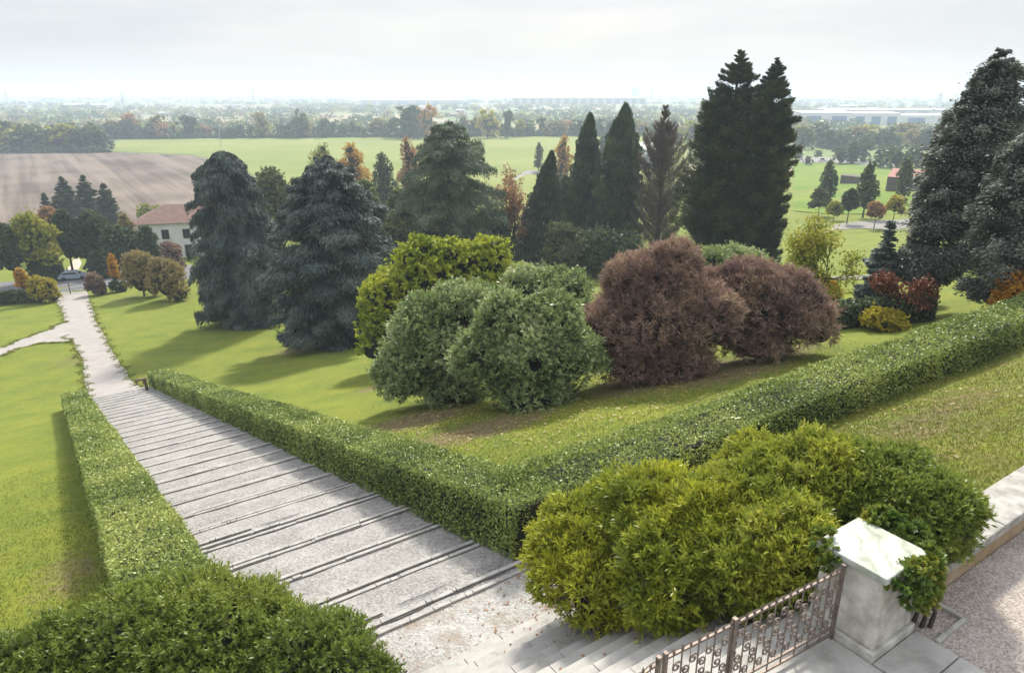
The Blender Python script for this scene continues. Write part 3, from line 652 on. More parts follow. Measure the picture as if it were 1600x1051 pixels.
plant_px('smoke_bush', 'smaller purple brown twiggy bush, farther right towards the low dark hedge', 'bush', 1190, 568,
         [(1200, 490, 75, .9), (1170, 450, 50, .85), (1255, 500, 48, .85), (1180, 535, 55, .6), (1235, 460, 36, .9), (1275, 520, 30, .7), (1135, 505, 56, .95), (1120, 465, 46, .9), (1132, 478, 58, .95), (1145, 455, 40, .9)], 56000, .25, .034, 'smoke', .42, 'twigbrown', up=.4)
plant_px('laurel_bush', 'light green bush poking up between the two purple brown bushes and the dark spruces', 'bush', 1145, 520,
         [(1140, 420, 42, .85), (1115, 415, 28, .9), (1175, 420, 30, .9), (1145, 470, 50, 1)], 12000, .21, .075, 'laurel', .4, up=.4)

# ------------------------------------------------------------------ tree builders (root at the base, metres)
def trunk_obj(t, H, r, lean=(0, 0), mat='bark', name='trunk'):
    mb = MB(); z = np.linspace(-.3, H, 7); s_ = np.clip(z / H, 0, 1)
    mb.tube(np.stack([lean[0] * s_ ** 1.3 + .02 * H * np.sin(s_ * 5) * .3, lean[1] * s_ ** 1.3, z], -1), r * (1.25 - 1.1 * s_), 8); return mb.build(name, M[mat], t, True)
def conifer(t, H, prof, nb, ns, mat, spray=(.45, .09), droop=.25, rise=.15, hang=.5, zb=.03, lean=(0, 0), plate=.32, tr=None, vjit=.12, seed=1, asym=None, shell=.0):
    """prof: [(t, radius)] up the height; branches with sprays of needles along them"""
    tr = tr or H * .018; pt, pr = zip(*prof); LQ = []; mb = MB()
    trunk_obj(t, H * .97, tr, lean)
    tt = zb + (1 - zb) * rng.random(nb) ** .92; tt.sort(); az = np.arange(nb) * 2.399963 + rng.normal(size=nb) * .35
    for i in range(nb):
        q = tt[i]; r = np.interp(q, pt, pr) * rng.uniform(.68, 1.12); a = az[i]
        if asym: r *= 1 + asym[1] * math.cos(a - asym[0])
        o = np.array([math.cos(a), math.sin(a), 0]); lat = np.array([-o[1], o[0], 0]); c0 = np.array([lean[0] * q ** 1.3, lean[1] * q ** 1.3, q * H])
        ri, dr = rise * rng.uniform(.6, 1.4), droop * rng.uniform(.6, 1.4) * (min(1, .2 + q * 3) if droop > .2 else 1)
        if r > .9 and i % 2 == 0:
            s_ = np.linspace(0, .85, 5)[:, None]; mb.tube(c0 + o * r * s_ + np.array([0, 0, 1]) * r * (ri * s_ - dr * s_ ** 2), np.linspace(tr * .22, .015, 5), 4)
        n = max(14, int(ns * (.25 + r / max(pr)))); s_ = (shell + (1 - shell) * rng.random(n) ** .7); wdt = plate * r * (1.15 - s_) * rn(n) * .8
        P = c0 + o * (r * s_)[:, None] + lat * wdt[:, None] + np.array([0, 0, 1]) * (r * (ri * s_ - dr * s_ ** 2) + vjit * r * .4 * rn(n) - hang * .25 * np.abs(rn(n)) * min(r, 2.5) * .5)[:, None]
        A = o * rng.uniform(.3, 1, n)[:, None] + lat * (np.sign(wdt) * rng.uniform(.1, .9, n))[:, None] + np.array([0, 0, 1.0]) * (-hang * rng.uniform(.3, 1.5, n) + .2)[:, None]
        ok = P[:, 2] > .1
        sz = rng.uniform(.6, 1.35, n)
        LQ.append((leafquads(P, A, rn(n, 3) * .7 + np.array([0, 0, 1.0]), spray[0] * sz, spray[1] * sz)[np.repeat(ok, 4)], (np.clip(.42 * rng.random() + .36 * rng.random(n) + .42 * s_ - .14, 0, 1))[ok]))
    # leader
    n = 60; P = np.array([lean[0], lean[1], H]) + np.stack([rn(n) * .12, rn(n) * .12, -rng.random(n) * H * .06], -1); LQ.append((leafquads(P, np.array([0, 0, 1.0]) + rn(n, 3) * .5, rn(n, 3), spray[0], spray[1]), rng.random(n)))
    leafobj('crown', LQ, M[mat], t)
    if mb.n: mb.build('branches', M['bark'], t)
def cypress(t, H, prof, n, mat, spray=(.5, .12), lean=(0, 0), solid=.66, rough=.27, up=1.0):
    pt, pr = zip(*prof); q = rng.random(n) ** .9 * .985 + .01
    w = np.interp(q, pt, pr) / max(pr); keep = rng.random(n) < .25 + .75 * w; q = q[keep]; n = len(q)
    a = rng.random(n) * 2 * math.pi; r0 = np.interp(q, pt, pr)
    nzv = np.sin(a * 3 + q * 21) * .5 + np.sin(a * 7 - q * 43 + 1.7) * .35 + np.sin(a * 2 + q * 75) * .3
    r = r0 * (1 + rough * nzv) * (1 - .3 * rng.random(n) ** 2); o = np.stack([np.cos(a), np.sin(a), 0 * a], -1)
    P = o * r[:, None] + np.stack([lean[0] * q ** 1.2, lean[1] * q ** 1.2, q * H + .02 * H * nzv * .4], -1)
    A = o * .45 + np.array([0, 0, up]) + rn(n, 3) * .35; sz = rng.uniform(.6, 1.4, n)
    leafobj('crown', [(leafquads(P, A, o + rn(n, 3) * .6, spray[0] * sz, spray[1] * sz), np.clip(.3 + .25 * nzv + .5 * (rng.random(n) - .3), 0, 1))], M[mat], t)
    z = np.linspace(0, .97, 22); mb = MB()
    mb.tube(np.stack([lean[0] * z ** 1.2, lean[1] * z ** 1.2, z * H - .2], -1), np.maximum(np.interp(z, pt, pr) * solid, .03), 10); mb.build('branches', M['twig'], t)
def skeleton(mb, base, d, L, r, depth, tips, spread=.6, upb=.25, seg=5, bend=.25):
    pts = [np.array(base, float)]; d = unit(np.array(d, float))
    for i in range(seg):
        d = unit(d + rn(3) * bend * .5 + np.array([0, 0, upb * .15])); pts.append(pts[-1] + d * L / seg)
    mb.tube(pts, np.linspace(r, r * .6, len(pts)), 6 if depth > 1 else 4)
    if depth <= 1: tips.extend(pts[2:])
    if depth == 0: return
    k = rng.integers(2, 4) + (1 if depth > 2 else 0)
    for j in range(k):
        nd = unit(d + rn(3) * spread + np.array([0, 0, upb])); s_ = pts[-1] if j < 2 else pts[rng.integers(2, len(pts) - 1)]
        skeleton(mb, s_, nd, L * rng.uniform(.6, .8), r * .58, depth - 1, tips, spread, upb, seg, bend)
def broadleaf(t, H, crown_r, n, mat, leaf=(.3, .2), trunk_frac=.3, depth=4, spread=.6, tr=None, clump=.5, upb=.25, wood='bark', crownname='crown'):
    mb = MB(); tips = []
    skeleton(mb, (0, 0, -.2), (0, 0, 1), H * trunk_frac + .2, tr or H * .02, depth, tips, spread, upb)
    T = np.array(tips); V = np.array(mb.v); base = H * trunk_frac
    sxy = crown_r / max(np.percentile(np.hypot(T[:, 0], T[:, 1]), 92), .1); szz = (H - base) / max(T[:, 2].max() - base, .1)
    def fit(A): A = A.copy(); m = np.clip(A[:, 2] / base, 0, 1); A[:, :2] *= (1 + (sxy - 1) * m)[:, None]; A[:, 2] = np.where(A[:, 2] > base, base + (A[:, 2] - base) * szz, A[:, 2]); return A
    mb.v = [tuple(p) for p in fit(V)]; T = fit(T); mb.build('trunk', M[wood], t)
    if n:
        j = rng.integers(0, len(T), n); ct = rng.random(len(T)); P = T[j] + rn(n, 3) * clump * np.array([1, 1, .8]); sz = rng.uniform(.6, 1.3, n)
        leafobj(crownname, [(leafquads(P, rn(n, 3) + np.array([0, 0, -.2]), rn(n, 3) + np.array([0, 0, .8]), leaf[0] * sz, leaf[1] * sz), .5 * rng.random(n) + .5 * ct[j])], M[mat], t)
def crowned(t, H, r, n, mat, leaf=(.3, .2), trunk=.2, cr=None, shape='round', stem='twig'):
    """trunk plus a full leafy crown made of uneven lobes"""
    z0 = H * trunk; ch = H - z0; cr = cr or max(.35, r * .28); lo = []
    k = 9 if shape == 'round' else 8
    if shape == 'round':
        lo.append((0, 0, z0 + ch * .5, r * .78, r * .78, ch * .48))
        for i in range(k):
            a = i * 2.4 + rng.uniform(-.4, .4); q = rng.uniform(.25, .8); rr = r * rng.uniform(.32, .5)
            lo.append((math.cos(a) * r * .62 * (1.15 - q * .6), math.sin(a) * r * .62 * (1.15 - q * .6), z0 + ch * q, rr, rr, rr * .95))
        lo.append((rng.uniform(-.2, .2) * r, 0, H - r * .3, r * .38, r * .38, r * .34))
    elif shape == 'bush':
        lo.append((0, 0, H * .42, r * .85, r * .85, H * .5))
        for i in range(10):
            a = i * 2.4 + rng.uniform(-.4, .4); q = (i % 5) / 5; rr = r * rng.uniform(.34, .5)
            lo.append((math.cos(a) * r * (.66 - q * .35), math.sin(a) * r * (.66 - q * .35), H * (.16 + q * .72), rr, rr, min(rr, H * .3)))
    else:
        for i in range(k):
            q = (i + .6) / k; rr = r * (math.sin(math.pi * min(q * .82 + .16, 1)) ** .6) * rng.uniform(.82, 1.1)
            lo.append((rng.uniform(-.15, .15) * r, rng.uniform(-.15, .15) * r, z0 + ch * q * .96, rr, rr, ch / k * 1.25))
    leafobj('crown', [lobes_leaves(lo, n, leaf[0], leaf[1], cr, .05)], M[mat], t)
    trunk_obj(t, z0 + ch * .75, max(.06, H * .016)); core(lo, M[stem], t, .62, 'branches', zmin=.05)
def tree_at(name, label, cat, u, vt, vb, group=None):
    P, H, k = stand(u, vt, vb); t = thing(name, label, cat, P, group=group); return t, H, k
CEN = lambda px_, k: px_ / k

# --- the big conifers of the park
t, H, k = tree_at('weeping_cedar', 'tall blue grey weeping cedar, leftmost of the big conifers', 'tree', 346, 236, 506)
conifer(t, H, [(0, 66 / k), (.2, 72 / k), (.5, 69 / k), (.7, 62 / k), (.85, 54 / k), (.95, 40 / k), (1, 16 / k)], 190, 900, 'cedar', (.42, .085), droop=.5, rise=.18, hang=1.3, zb=.01, shell=.1, vjit=.06)
t, H, k = tree_at('spreading_cedar', 'broad dark blue cedar with a gap under its right side, right of the weeping one', 'tree', 512, 245, 538)
conifer(t, H, [(0, 88 / k), (.25, 110 / k), (.5, 110 / k), (.7, 90 / k), (.85, 62 / k), (.94, 40 / k), (1, 8 / k)], 170, 1300, 'cedar', (.42, .085), droop=.26, rise=.20, hang=.7, zb=.0, asym=(math.pi, .05), shell=.1, vjit=.08)
t, H, k = tree_at('deodar_cedar', 'drooping open-topped green deodar standing behind the yellow green bush', 'tree', 698, 193, 432)
conifer(t, H, [(0, 94 / k), (.35, 98 / k), (.6, 90 / k), (.8, 74 / k), (.93, 52 / k), (1, 18 / k)], 140, 900, 'deodar', (.45, .085), droop=.42, rise=.34, hang=1.2, zb=.02, plate=.28, vjit=.06)
t, H, k = tree_at('dark_spruce', 'tallest dark spruce of the joined pair rising above the horizon', 'tree', 1158, 80, 432)
conifer(t, H, [(0, 84 / k), (.3, 78 / k), (.55, 63 / k), (.75, 47 / k), (.9, 23 / k), (1, 2 / k)], 330, 620, 'yew', (.42, .09), droop=-.05, rise=.28, hang=-.2, zb=.0, plate=.4, shell=.2, vjit=.14)
t, H, k = tree_at('dark_spruce', 'slightly shorter dark spruce joined to the right of the tallest one', 'tree', 1215, 92, 428)
conifer(t, H, [(0, 38 / k), (.3, 46 / k), (.55, 46 / k), (.75, 36 / k), (.9, 18 / k), (1, 2 / k)], 300, 520, 'yew', (.42, .09), droop=-.05, rise=.28, hang=-.2, zb=.0, plate=.4, shell=.2, vjit=.14)
t, H, k = tree_at('grey_cedar', 'huge grey blue cedar with a bare dark trunk behind the hedge at the right edge', 'tree', 1502, 78, 492)
conifer(t, H, [(0, 10 / k), (.12, 24 / k), (.22, 56 / k), (.35, 62 / k), (.5, 64 / k), (.65, 62 / k), (.8, 50 / k), (.92, 32 / k), (1, 10 / k)], 230, 800, 'greycedar', (.17, .065), droop=.10, rise=.28, hang=.45, zb=.12, lean=(68 / k, .3), plate=.5, tr=.30, vjit=.2, asym=(0, .28))
t, H, k = tree_at('grey_cedar', 'second grey cedar filling the right edge of the photo beside the huge one', 'tree', 1640, 170, 500)
conifer(t, H, [(0, 60 / k), (.25, 84 / k), (.5, 76 / k), (.8, 48 / k), (1, 8 / k)], 150, 700, 'greycedar', (.17, .065), droop=.10, rise=.28, hang=.45, zb=.1, plate=.5, tr=.3, vjit=.2)
# --- cypresses
G = 'cypresses in the middle of the park'
t, H, k = tree_at('cypress', 'short leaning cypress, leftmost of the row of cypresses', 'tree', 842, 236, 415, G)
cypress(t, H, [(0, 46 / k), (.3, 40 / k), (.6, 24 / k), (.85, 11 / k), (1, 1 / k)], 26000, 'cypress', (.6, .13), lean=(20 / k, 0))
t, H, k = tree_at('cypress', 'small dull cypress huddled against the foot of the narrow double-topped one', 'tree', 884, 275, 392, G)
cypress(t, H, [(0, 34 / k), (.3, 30 / k), (.6, 22 / k), (.85, 11 / k), (1, 1 / k)], 16000, 'cypress', (.6, .13))
t, H, k = tree_at('cypress', 'narrow dark cypress with a double pointed top', 'tree', 914, 176, 395, G)
cypress(t, H, [(0, 28 / k), (.3, 27 / k), (.6, 22 / k), (.8, 15 / k), (.93, 7 / k), (1, 1 / k)], 26000, 'cypress', (.6, .13), lean=(8 / k, 0))
t, H, k = tree_at('cypress', 'tallest and broadest pointed cypress, left of the dry brown conifer', 'tree', 968, 161, 398, G)
cypress(t, H, [(0, 42 / k), (.3, 40 / k), (.6, 33 / k), (.8, 21 / k), (.93, 9 / k), (1, 1 / k)], 34000, 'cypress', (.6, .13), lean=(10 / k, 0))
t, H, k = tree_at('dry_conifer', 'dry brown half-bare conifer left of the dark spruces', 'tree', 1040, 168, 400)
conifer(t, H, [(0, 44 / k), (.4, 46 / k), (.62, 38 / k), (.75, 20 / k), (.9, 9 / k), (1, 2 / k)], 150, 210, 'dead', (.8, .06), droop=-.55, rise=.5, hang=-1.2, zb=.02, plate=.3)

# --- trees between and behind
def add_round(name, label, u, vt, vb, wpx, n, mat, leaf=(.4, .26), trunk=.15, shape='round', cat='tree', group=None):
    if cat in ('bush', 'shrub'): shape = 'bush'
    t, H, k = tree_at(name, label, cat, u, vt, vb, group); crowned(t, H, wpx / 2 / k, n, mat, leaf, trunk, shape=shape); return t
add_round('evergreen_tree', 'dull olive rounded tree between the two big cedars', 422, 266, 415, 84, 16000, 'olive')
add_round('evergreen_bush', 'low yellowish bush at the left foot of the dull olive tree', 398, 292, 395, 44, 6000, 'yellowgreen', cat='bush')
add_round('autumn_poplar', 'bright orange autumn tree behind the dark blue cedar', 549, 230, 345, 54, 11000, 'orange', shape='oval')
add_round('autumn_poplar', 'yellow green autumn tree just left of the bright orange one', 502, 229, 340, 50, 9000, 'yellowgreen', shape='oval')
add_round('slender_tree', 'pale grey green slender tree right of the bright orange one', 597, 245, 350, 44, 8000, 'green', shape='oval')
add_round('autumn_poplar', 'salmon autumn tree half hidden behind the deodar', 638, 222, 345, 42, 8000, 'pinkish', shape='oval')
add_round('evergreen_bush', 'olive bushy tree between the dark blue cedar and the deodar', 600, 325, 450, 90, 15000, 'olive', cat='bush')
add_round('evergreen_bush', 'grey olive shrub at the right flank of the dark blue cedar', 575, 375, 490, 66, 9000, 'olive', cat='bush')
add_round('evergreen_bush', 'dark shrub below the drooping deodar', 648, 352, 440, 70, 9000, 'darkgreen', cat='bush')
add_round('evergreen_bush', 'low grey olive bush in front of the narrow cypress', 893, 352, 430, 92, 15000, 'olive', cat='bush')
add_round('evergreen_bush', 'low dark green bush in front of the tallest cypress', 960, 362, 432, 100, 15000, 'darkgreen', cat='bush')
t, H, k = tree_at('bare_tree', 'nearly leafless tree with a few pinkish leaves left of the cypresses', 'tree', 802, 262, 420); broadleaf(t, H, 34 / k, 2600, 'pinkish', (.4, .28), .28, 4, .5, clump=.35, upb=.5)
add_round('shrubby_tree', 'dark shrubby tree between the deodar and the leaning cypress', 770, 330, 425, 60, 8000, 'darkgreen')
add_round('autumn_poplar', 'golden orange poplar beyond the leaning cypress', 880, 217, 300, 30, 6000, 'orange', shape='oval', leaf=(.5, .35))
add_round('slender_tree', 'small dark slender tree at the bend of the pale lane', 842, 226, 268, 14, 2200, 'green', shape='oval', leaf=(.6, .4))

add_round('evergreen_tree', 'mid green rounded tree filling the gap between the dark blue cedar and the deodar', 566, 286, 430, 66, 11000, 'green', trunk=.08)
add_round('evergreen_tree', 'pale olive tree in front of the slender grey green one', 622, 300, 430, 56, 9000, 'olive', trunk=.08)
add_round('evergreen_tree', 'dark tree just right of the drooping deodar', 748, 338, 425, 58, 8000, 'darkgreen', trunk=.06)
add_round('evergreen_tree', 'low dark olive tree between the feet of the two big cedars', 410, 335, 455, 60, 9000, 'olive', trunk=.04)
add_round('leafy_tree', 'dark leafy tree against the left part of the farmhouse wall', 224, 356, 424, 38, 6000, 'darkgreen', trunk=.05)

# --- right-hand lower garden
t, H, k = tree_at('spreading_tree', 'sparse yellow leaved tree with spreading dark limbs right of the spruces', 'tree', 1285, 332, 485); broadleaf(t, H, 62 / k, 5200, 'yellowgreen', (.2, .12), .2, 5, .8, clump=.28, upb=.12)
add_round('orange_shrub', 'low orange shrub under the sparse yellow tree', 1288, 434, 468, 46, 4000, 'orange', (.25, .16), .05, cat='shrub')
t, H, k = tree_at('blue_fir', 'small grey blue fir with a pointed top left of the huge cedar', 'tree', 1393, 345, 492); conifer(t, H, [(0, 34 / k), (.3, 32 / k), (.55, 28 / k), (.75, 14 / k), (.9, 11 / k), (1, 2 / k)], 130, 420, 'bluefir', (.18, .06), droop=.1, rise=.25, hang=.2, zb=.03)
t, H, k = tree_at('red_maple', 'small tree with a flat red crown on a thin trunk above the low dark hedge', 'tree', 1398, 430, 508); broadleaf(t, H, 30 / k, 2600, 'red', (.14, .09), .45, 4, .7, clump=.16)
t, H, k = tree_at('red_maple', 'thin-crowned small reddish tree just right of the flat red one', 'tree', 1432, 432, 510); broadleaf(t, H, 24 / k, 1000, 'red', (.14, .09), .45, 4, .7, clump=.16)
add_round('golden_shrub', 'low golden orange shrub in front of the low dark hedge', 1385, 487, 514, 70, 7000, 'yellow', (.12, .08), .05, cat='shrub')
add_round('purple_tree', 'small dark purple tree in the shade of the huge cedar', 1432, 392, 478, 62, 9000, 'smoke', (.2, .13), .2)
add_round('orange_shrub', 'bright orange shrub above the hedge at the right edge of the photo', 1590, 416, 512, 46, 6000, 'orange', (.16, .10), .05, cat='shrub')
t = thing('dark_hedge', 'low dark clipped hedge below the small red trees', 'hedge', at(1380, 512))
s1 = []
for q in np.linspace(0, 1, 9):
    a = at(1296 + 160 * q, 516 - 14 * q); d = unit(a[:2]); c = a[:2] + d * 1.1; z = gz(a); s1.append((a[:2], c, z - .5, z + 1.15))
hedge(t, [rail(s1)], 500, .10, 'darkgreen')
add_round('poplar', 'upright poplar on the park lawn, right of the round dark tree', 1361, 258, 340, 30, 5000, 'green', (.4, .26), .2, 'oval')
add_round('poplar', 'upright poplar in front of the long red-roofed building', 1419, 250, 318, 25, 5000, 'green', (.4, .26), .18, 'oval')
add_round('poplar', 'upright poplar almost hidden by the huge cedar', 1470, 255, 312, 25, 4000, 'green', (.4, .26), .18, 'oval')
add_round('poplar', 'poplar nearest the dark spruces, behind two round trees', 1299, 255, 322, 27, 5000, 'green', (.4, .26), .2, 'oval')
add_round('round_tree', 'round grey green tree at the foot of the leftmost park poplar', 1284, 295, 338, 32, 4000, 'olive', (.4, .26), .15)
add_round('round_tree', 'round dark tree beside the pale lane', 1331, 297, 350, 28, 4500, 'darkgreen', (.4, .26), .2)
add_round('round_tree', 'small light green tree in front of the leftmost park poplar', 1306, 316, 345, 26, 3500, 'yellowgreen', (.35, .22), .15)
add_round('round_tree', 'small round rust red tree on the park lawn', 1372, 317, 358, 28, 3500, 'pinkish', (.35, .22), .3)
add_round('round_tree', 'small round bright yellow tree on the park lawn', 1402, 306, 348, 30, 3800, 'yellow', (.35, .22), .25)

# --- left: gate, shrubs, farmhouse, car
add_round('round_bush', 'yellowish round bush at the lawn edge, left of its buff neighbour', 212, 386, 463, 60, 12000, 'buff', (.3, .12), .02, cat='bush')
add_round('round_bush', 'buff twiggy round bush beside the leftmost big cedar', 255, 401, 469, 62, 12000, 'buff', (.3, .10), .02, cat='bush')
add_round('dark_bush', 'dark bare-looking bush in front of the farmhouse wall', 265, 374, 424, 36, 5000, 'smoke', (.35, .12), .02, cat='bush')
add_round('gate_bush', 'golden topped clipped bush left of the park gate', 62, 432, 472, 44, 6000, 'yellow', (.26, .18), .02, cat='bush')
add_round('gate_bush', 'dark clipped bush right of the park gate', 144, 425, 461, 30, 5000, 'smoke', (.26, .18), .02, cat='bush')
add_round('small_tree', 'small orange leaved tree left of the golden bush by the gate', 29, 420, 474, 18, 1500, 'orange', (.3, .2), .3)
add_round('small_tree', 'small bright orange tree right of the dark bush by the gate', 173, 399, 454, 18, 1600, 'orange', (.3, .2), .1)
add_round('low_bush', 'low dark bush at the roadside right of the park gate', 182, 440, 456, 26, 2500, 'darkgreen', (.25, .16), .02, cat='bush')
t = thing('dark_hedge', 'low dark hedge along the road left of the park gate', 'hedge', at(20, 477)); s1 = []
for q in np.linspace(0, 1, 6):
    a = at(-40 + 105 * q, 480 - 8 * q); d = unit(a[:2]); z = gz(a); s1.append((a[:2], a[:2] + d * 1.2, z - .3, z + 1.7))
hedge(t, [rail(s1)], 500, .14, 'darkgreen')
ga, gb = at(82, 464), at(138, 456); t = thing('park_gate', 'low grey metal double gate across the end of the gravel path', 'gate', ga); dv = gb - ga
for i, q in enumerate((0, .5, 1.0)):
    mb = MB(); p_ = dv * q; mb.tube([p_ + np.array([0, 0, -.2]), p_ + np.array([0, 0, 1.75])], .07, 6); mb.build('post', M['wood'], t)
for q0, q1 in ((.015, .49), (.51, .985)):
    mb = MB(); up = np.array([0, 0, 1.0])
    for z in (.25, .8, 1.4): mb.tube([dv * q0 + up * z, dv * q1 + up * z], .035, 5)
    for q in np.linspace(q0, q1, 9): mb.tube([dv * q + up * .25, dv * q + up * 1.4], .02, 4)
    mb.build('leaf', M['metalgrey'], t)

def house(name, label, corner_px, width, depth, hgt, rz, wallm, roofm, ridge=1.8, wins=(), chim=True):
    P = at(*corner_px); t = thing(name, label, 'house', P, rz)
    mb = MB(); mb.box(0, width, 0, depth, -1.5, hgt); mb.build('wall', wallm, t)
    mb = MB(); e = .55; hip = depth * .45; z = hgt + .02
    A = [(-e, -e, z), (width + e, -e, z), (width + e, depth + e, z), (-e, depth + e, z), (hip, depth / 2, z + ridge), (width - hip, depth / 2, z + ridge)]
    mb.add(A, [(0, 1, 5, 4), (1, 2, 5), (2, 3, 4, 5), (3, 0, 4), (3, 2, 1, 0)]); rf = mb.build('roof', roofm, t)
    if chim:
        mb = MB(); mb.box(width * .55, width * .55 + .8, depth * .5 - .4, depth * .5 + .4, z + ridge * .6, z + ridge + 1.0); mb.box(width * .55 - .1, width * .55 + .9, depth * .5 - .5, depth * .5 + .5, z + ridge + 1.0, z + ridge + 1.15); mb.build('chimney', wallm, rf)
    for (x, zz, ww, wh) in wins:
        mb = MB(); mb.box(x, x + ww, -.06, .03, zz, zz + wh); w_ = mb.build('window', M['glassdark'], t)
        mb = MB(); f = .08
        mb.box(x - f, x + ww + f, -.085, -.061, zz - f, zz); mb.box(x - f, x + ww + f, -.085, -.061, zz + wh, zz + wh + f); mb.box(x - f, x, -.085, -.061, zz, zz + wh); mb.box(x + ww, x + ww + f, -.085, -.061, zz, zz + wh); mb.box(x + ww / 2 - .03, x + ww / 2 + .03, -.085, -.061, zz, zz + wh)
        mb.build('frame', M['shutter'], w_)
    return t
M['glassdark'] = plain('dark window glass', (.02, .022, .025), .15)
M['shutter'] = plain('dark shutter paint', (.10, .085, .07), .7)
M['render'] = plain('off white render', (.62, .62, .62), .9, (.74, .74, .74), .6)
def rooft(name, a, b):
    m, n, l, p = newmat(name); r = ramp(n, [(.35, a), (.65, b)]); l.new(noise(n, l, 1.2, 6, .7), r.inputs[0]); l.new(r.outputs[0], p.inputs['Base Color']); p.inputs['Roughness'].default_value = .9
    w = n.new('ShaderNodeTexWave'); w.inputs['Scale'].default_value = 2.2; tcn = n.new('ShaderNodeTexCoord'); l.new(tcn.outputs['Object'], w.inputs[0]); bump(n, l, p, w.outputs[1], .6, .08); return m
M['tiles'] = rooft('old clay tiles', (.15, .082, .066), (.23, .138, .112))
house('farmhouse', 'white rendered farmhouse with a hipped red tile roof left of the weeping cedar', (216, 407), 27, 11, 7.0, R(14), M['render'], M['tiles'], 2.8,
      [(2.2, .8, 1.2, 2.0), (5.0, 4.0, 1.2, 1.7), (5.0, .8, 1.3, 2.1), (8.8, 4.0, 1.2, 1.7), (8.8, .9, 1.2, 1.7), (12.6, 4.0, 1.2, 1.7), (16.0, 4.0, 1.2, 1.7)])
# a car on the road
M['carpaint'] = plain('pale blue grey car paint', (.26, .31, .38), .25); M['carpaint'].node_tree.nodes['Principled BSDF'].inputs['Coat Weight'].default_value = .6
M['rubber'] = plain('black rubber', (.02, .02, .02), .8); M['whitepaint'] = plain('white paint', (.75, .75, .74), .35)
def car(label, P, rz, paint, van=False):
    t = thing('parked_car' if van else 'car', label, 'van' if van else 'car', P, rz); Lc = 4.6 if van else 4.3; hh = 2.0 if van else 1.45
    prof = [(-Lc / 2, .35), (-Lc / 2, .75), (-Lc * .46, .92), (-Lc * .42, hh if van else 1.0), (-Lc * .30, hh), (Lc * .12, hh), (Lc * .27, .98), (Lc * .45, .85), (Lc / 2, .62), (Lc / 2, .35)]
    mb = MB(); n = len(prof); V = [(x, -.86 + (.13 if z > 1.1 else 0), z) for x, z in prof] + [(x, .86 - (.13 if z > 1.1 else 0), z) for x, z in prof]
    mb.add(V, [(i, (i + 1) % n, n + (i + 1) % n, n + i) for i in range(n)] + [tuple(range(n))[::-1], tuple(range(n, 2 * n))]); mb.build('body', M[paint], t)
    mb = MB()
    for s_ in (-1, 1): mb.add([(-Lc * .36, s_ * .875, 1.02), (Lc * .2, s_ * .875, 1.02), (Lc * .10, s_ * .77, hh - .1), (-Lc * .28, s_ * .77, hh - .1)], [(0, 1, 2, 3)])
    mb.add([(Lc * .262, -.7, 1.03), (Lc * .262, .7, 1.03), (Lc * .14, .62, hh - .08), (Lc * .14, -.62, hh - .08)], [(0, 1, 2, 3)]); mb.build('window', M['glassdark'], t)
    for x in (-Lc * .31, Lc * .31):
        for y in (-.8, .8):
            mb = MB(); mb.tube([(x, y - .1, .32), (x, y + .1, .32)], .32, 14); mb.build('wheel', M['rubber'], t)
q = at(116, 437); q[2] += .08; car('pale blue grey car driving on the road beyond the gate', q, R(22), 'carpaint')
q = at(1284, 253); q[2] += .2; car('white van parked on the pale road behind the park lawn', q, R(10), 'whitepaint', True)
# posts at the foot of the ramp
q = at(231, 612); t = thing('wooden_post', 'short dark wooden post at the foot of the ramp by the hedge end', 'post', q); mb = MB(); mb.hexa([(-.09, -.09, -.2), (.09, -.09, -.2), (.09, .09, -.2), (-.09, .09, -.2), (-.16, -.08, 1.05), (.02, -.08, 1.05), (.02, .08, 1.05), (-.16, .08, 1.05)]); mb.build('shaft', M['wood'], t, bevel=.02)
mb = MB(); mb.box(-.10, .0, -.082, .082, 1.053, 1.1); mb.build('cap', M['wood'], t)
q = at(219, 600); mb = MB(); mb.box(-.35, .35, -.06, .06, .30, .42); mb.box(-.28, -.2, -.05, .05, -.2, .297); mb.box(.2, .28, -.05, .05, -.2, .297); o = mb.build('low_rail', M['wood']); o.location = q; o.rotation_euler.z = R(25); tag(o, 'tiny low wooden rail beside the post at the path edge', 'rail')

# --- tree clump on the left, beyond the road
add_round('leafy_tree', 'bright yellow green tree at the left edge beyond the road', 40, 335, 440, 78, 16000, 'yellowgreen', trunk=.06)
add_round('leafy_tree', 'dark tree cut by the left edge below the yellow green one', 4, 352, 446, 60, 9000, 'darkgreen', trunk=.06)
add_round('leafy_tree', 'pinkish brown bush-like tree behind the yellow green one', 72, 325, 405, 52, 8000, 'pinkish', trunk=.06)
add_round('leafy_tree', 'dark green tree right of the yellow green one', 94, 330, 428, 46, 10000, 'darkgreen', trunk=.06)
add_round('leafy_tree', 'broad mid green tree in the middle of the clump by the dirt track', 136, 332, 424, 62, 14000, 'darkgreen', trunk=.06)
add_round('leafy_tree', 'lower dark green tree left of the farmhouse', 180, 357, 426, 64, 11000, 'darkgreen', trunk=.06)
add_round('leafy_tree', 'dusty buff tree beside the left end of the farmhouse roof', 192, 336, 412, 30, 5000, 'buff', trunk=.06)
add_round('low_bush', 'low dark bush between the road and the clump', 158, 395, 432, 50, 6000, 'darkgreen', cat='bush')
add_round('low_bush', 'dark bush left of the dirt track', 66, 402, 440, 52, 6000, 'darkgreen', cat='bush')
add_round('low_bush', 'yellow bush line behind the farmhouse roof', 232, 320, 350, 44, 4000, 'yellowgreen', cat='bush')
G = 'dark pines at the edge of the ploughed field'
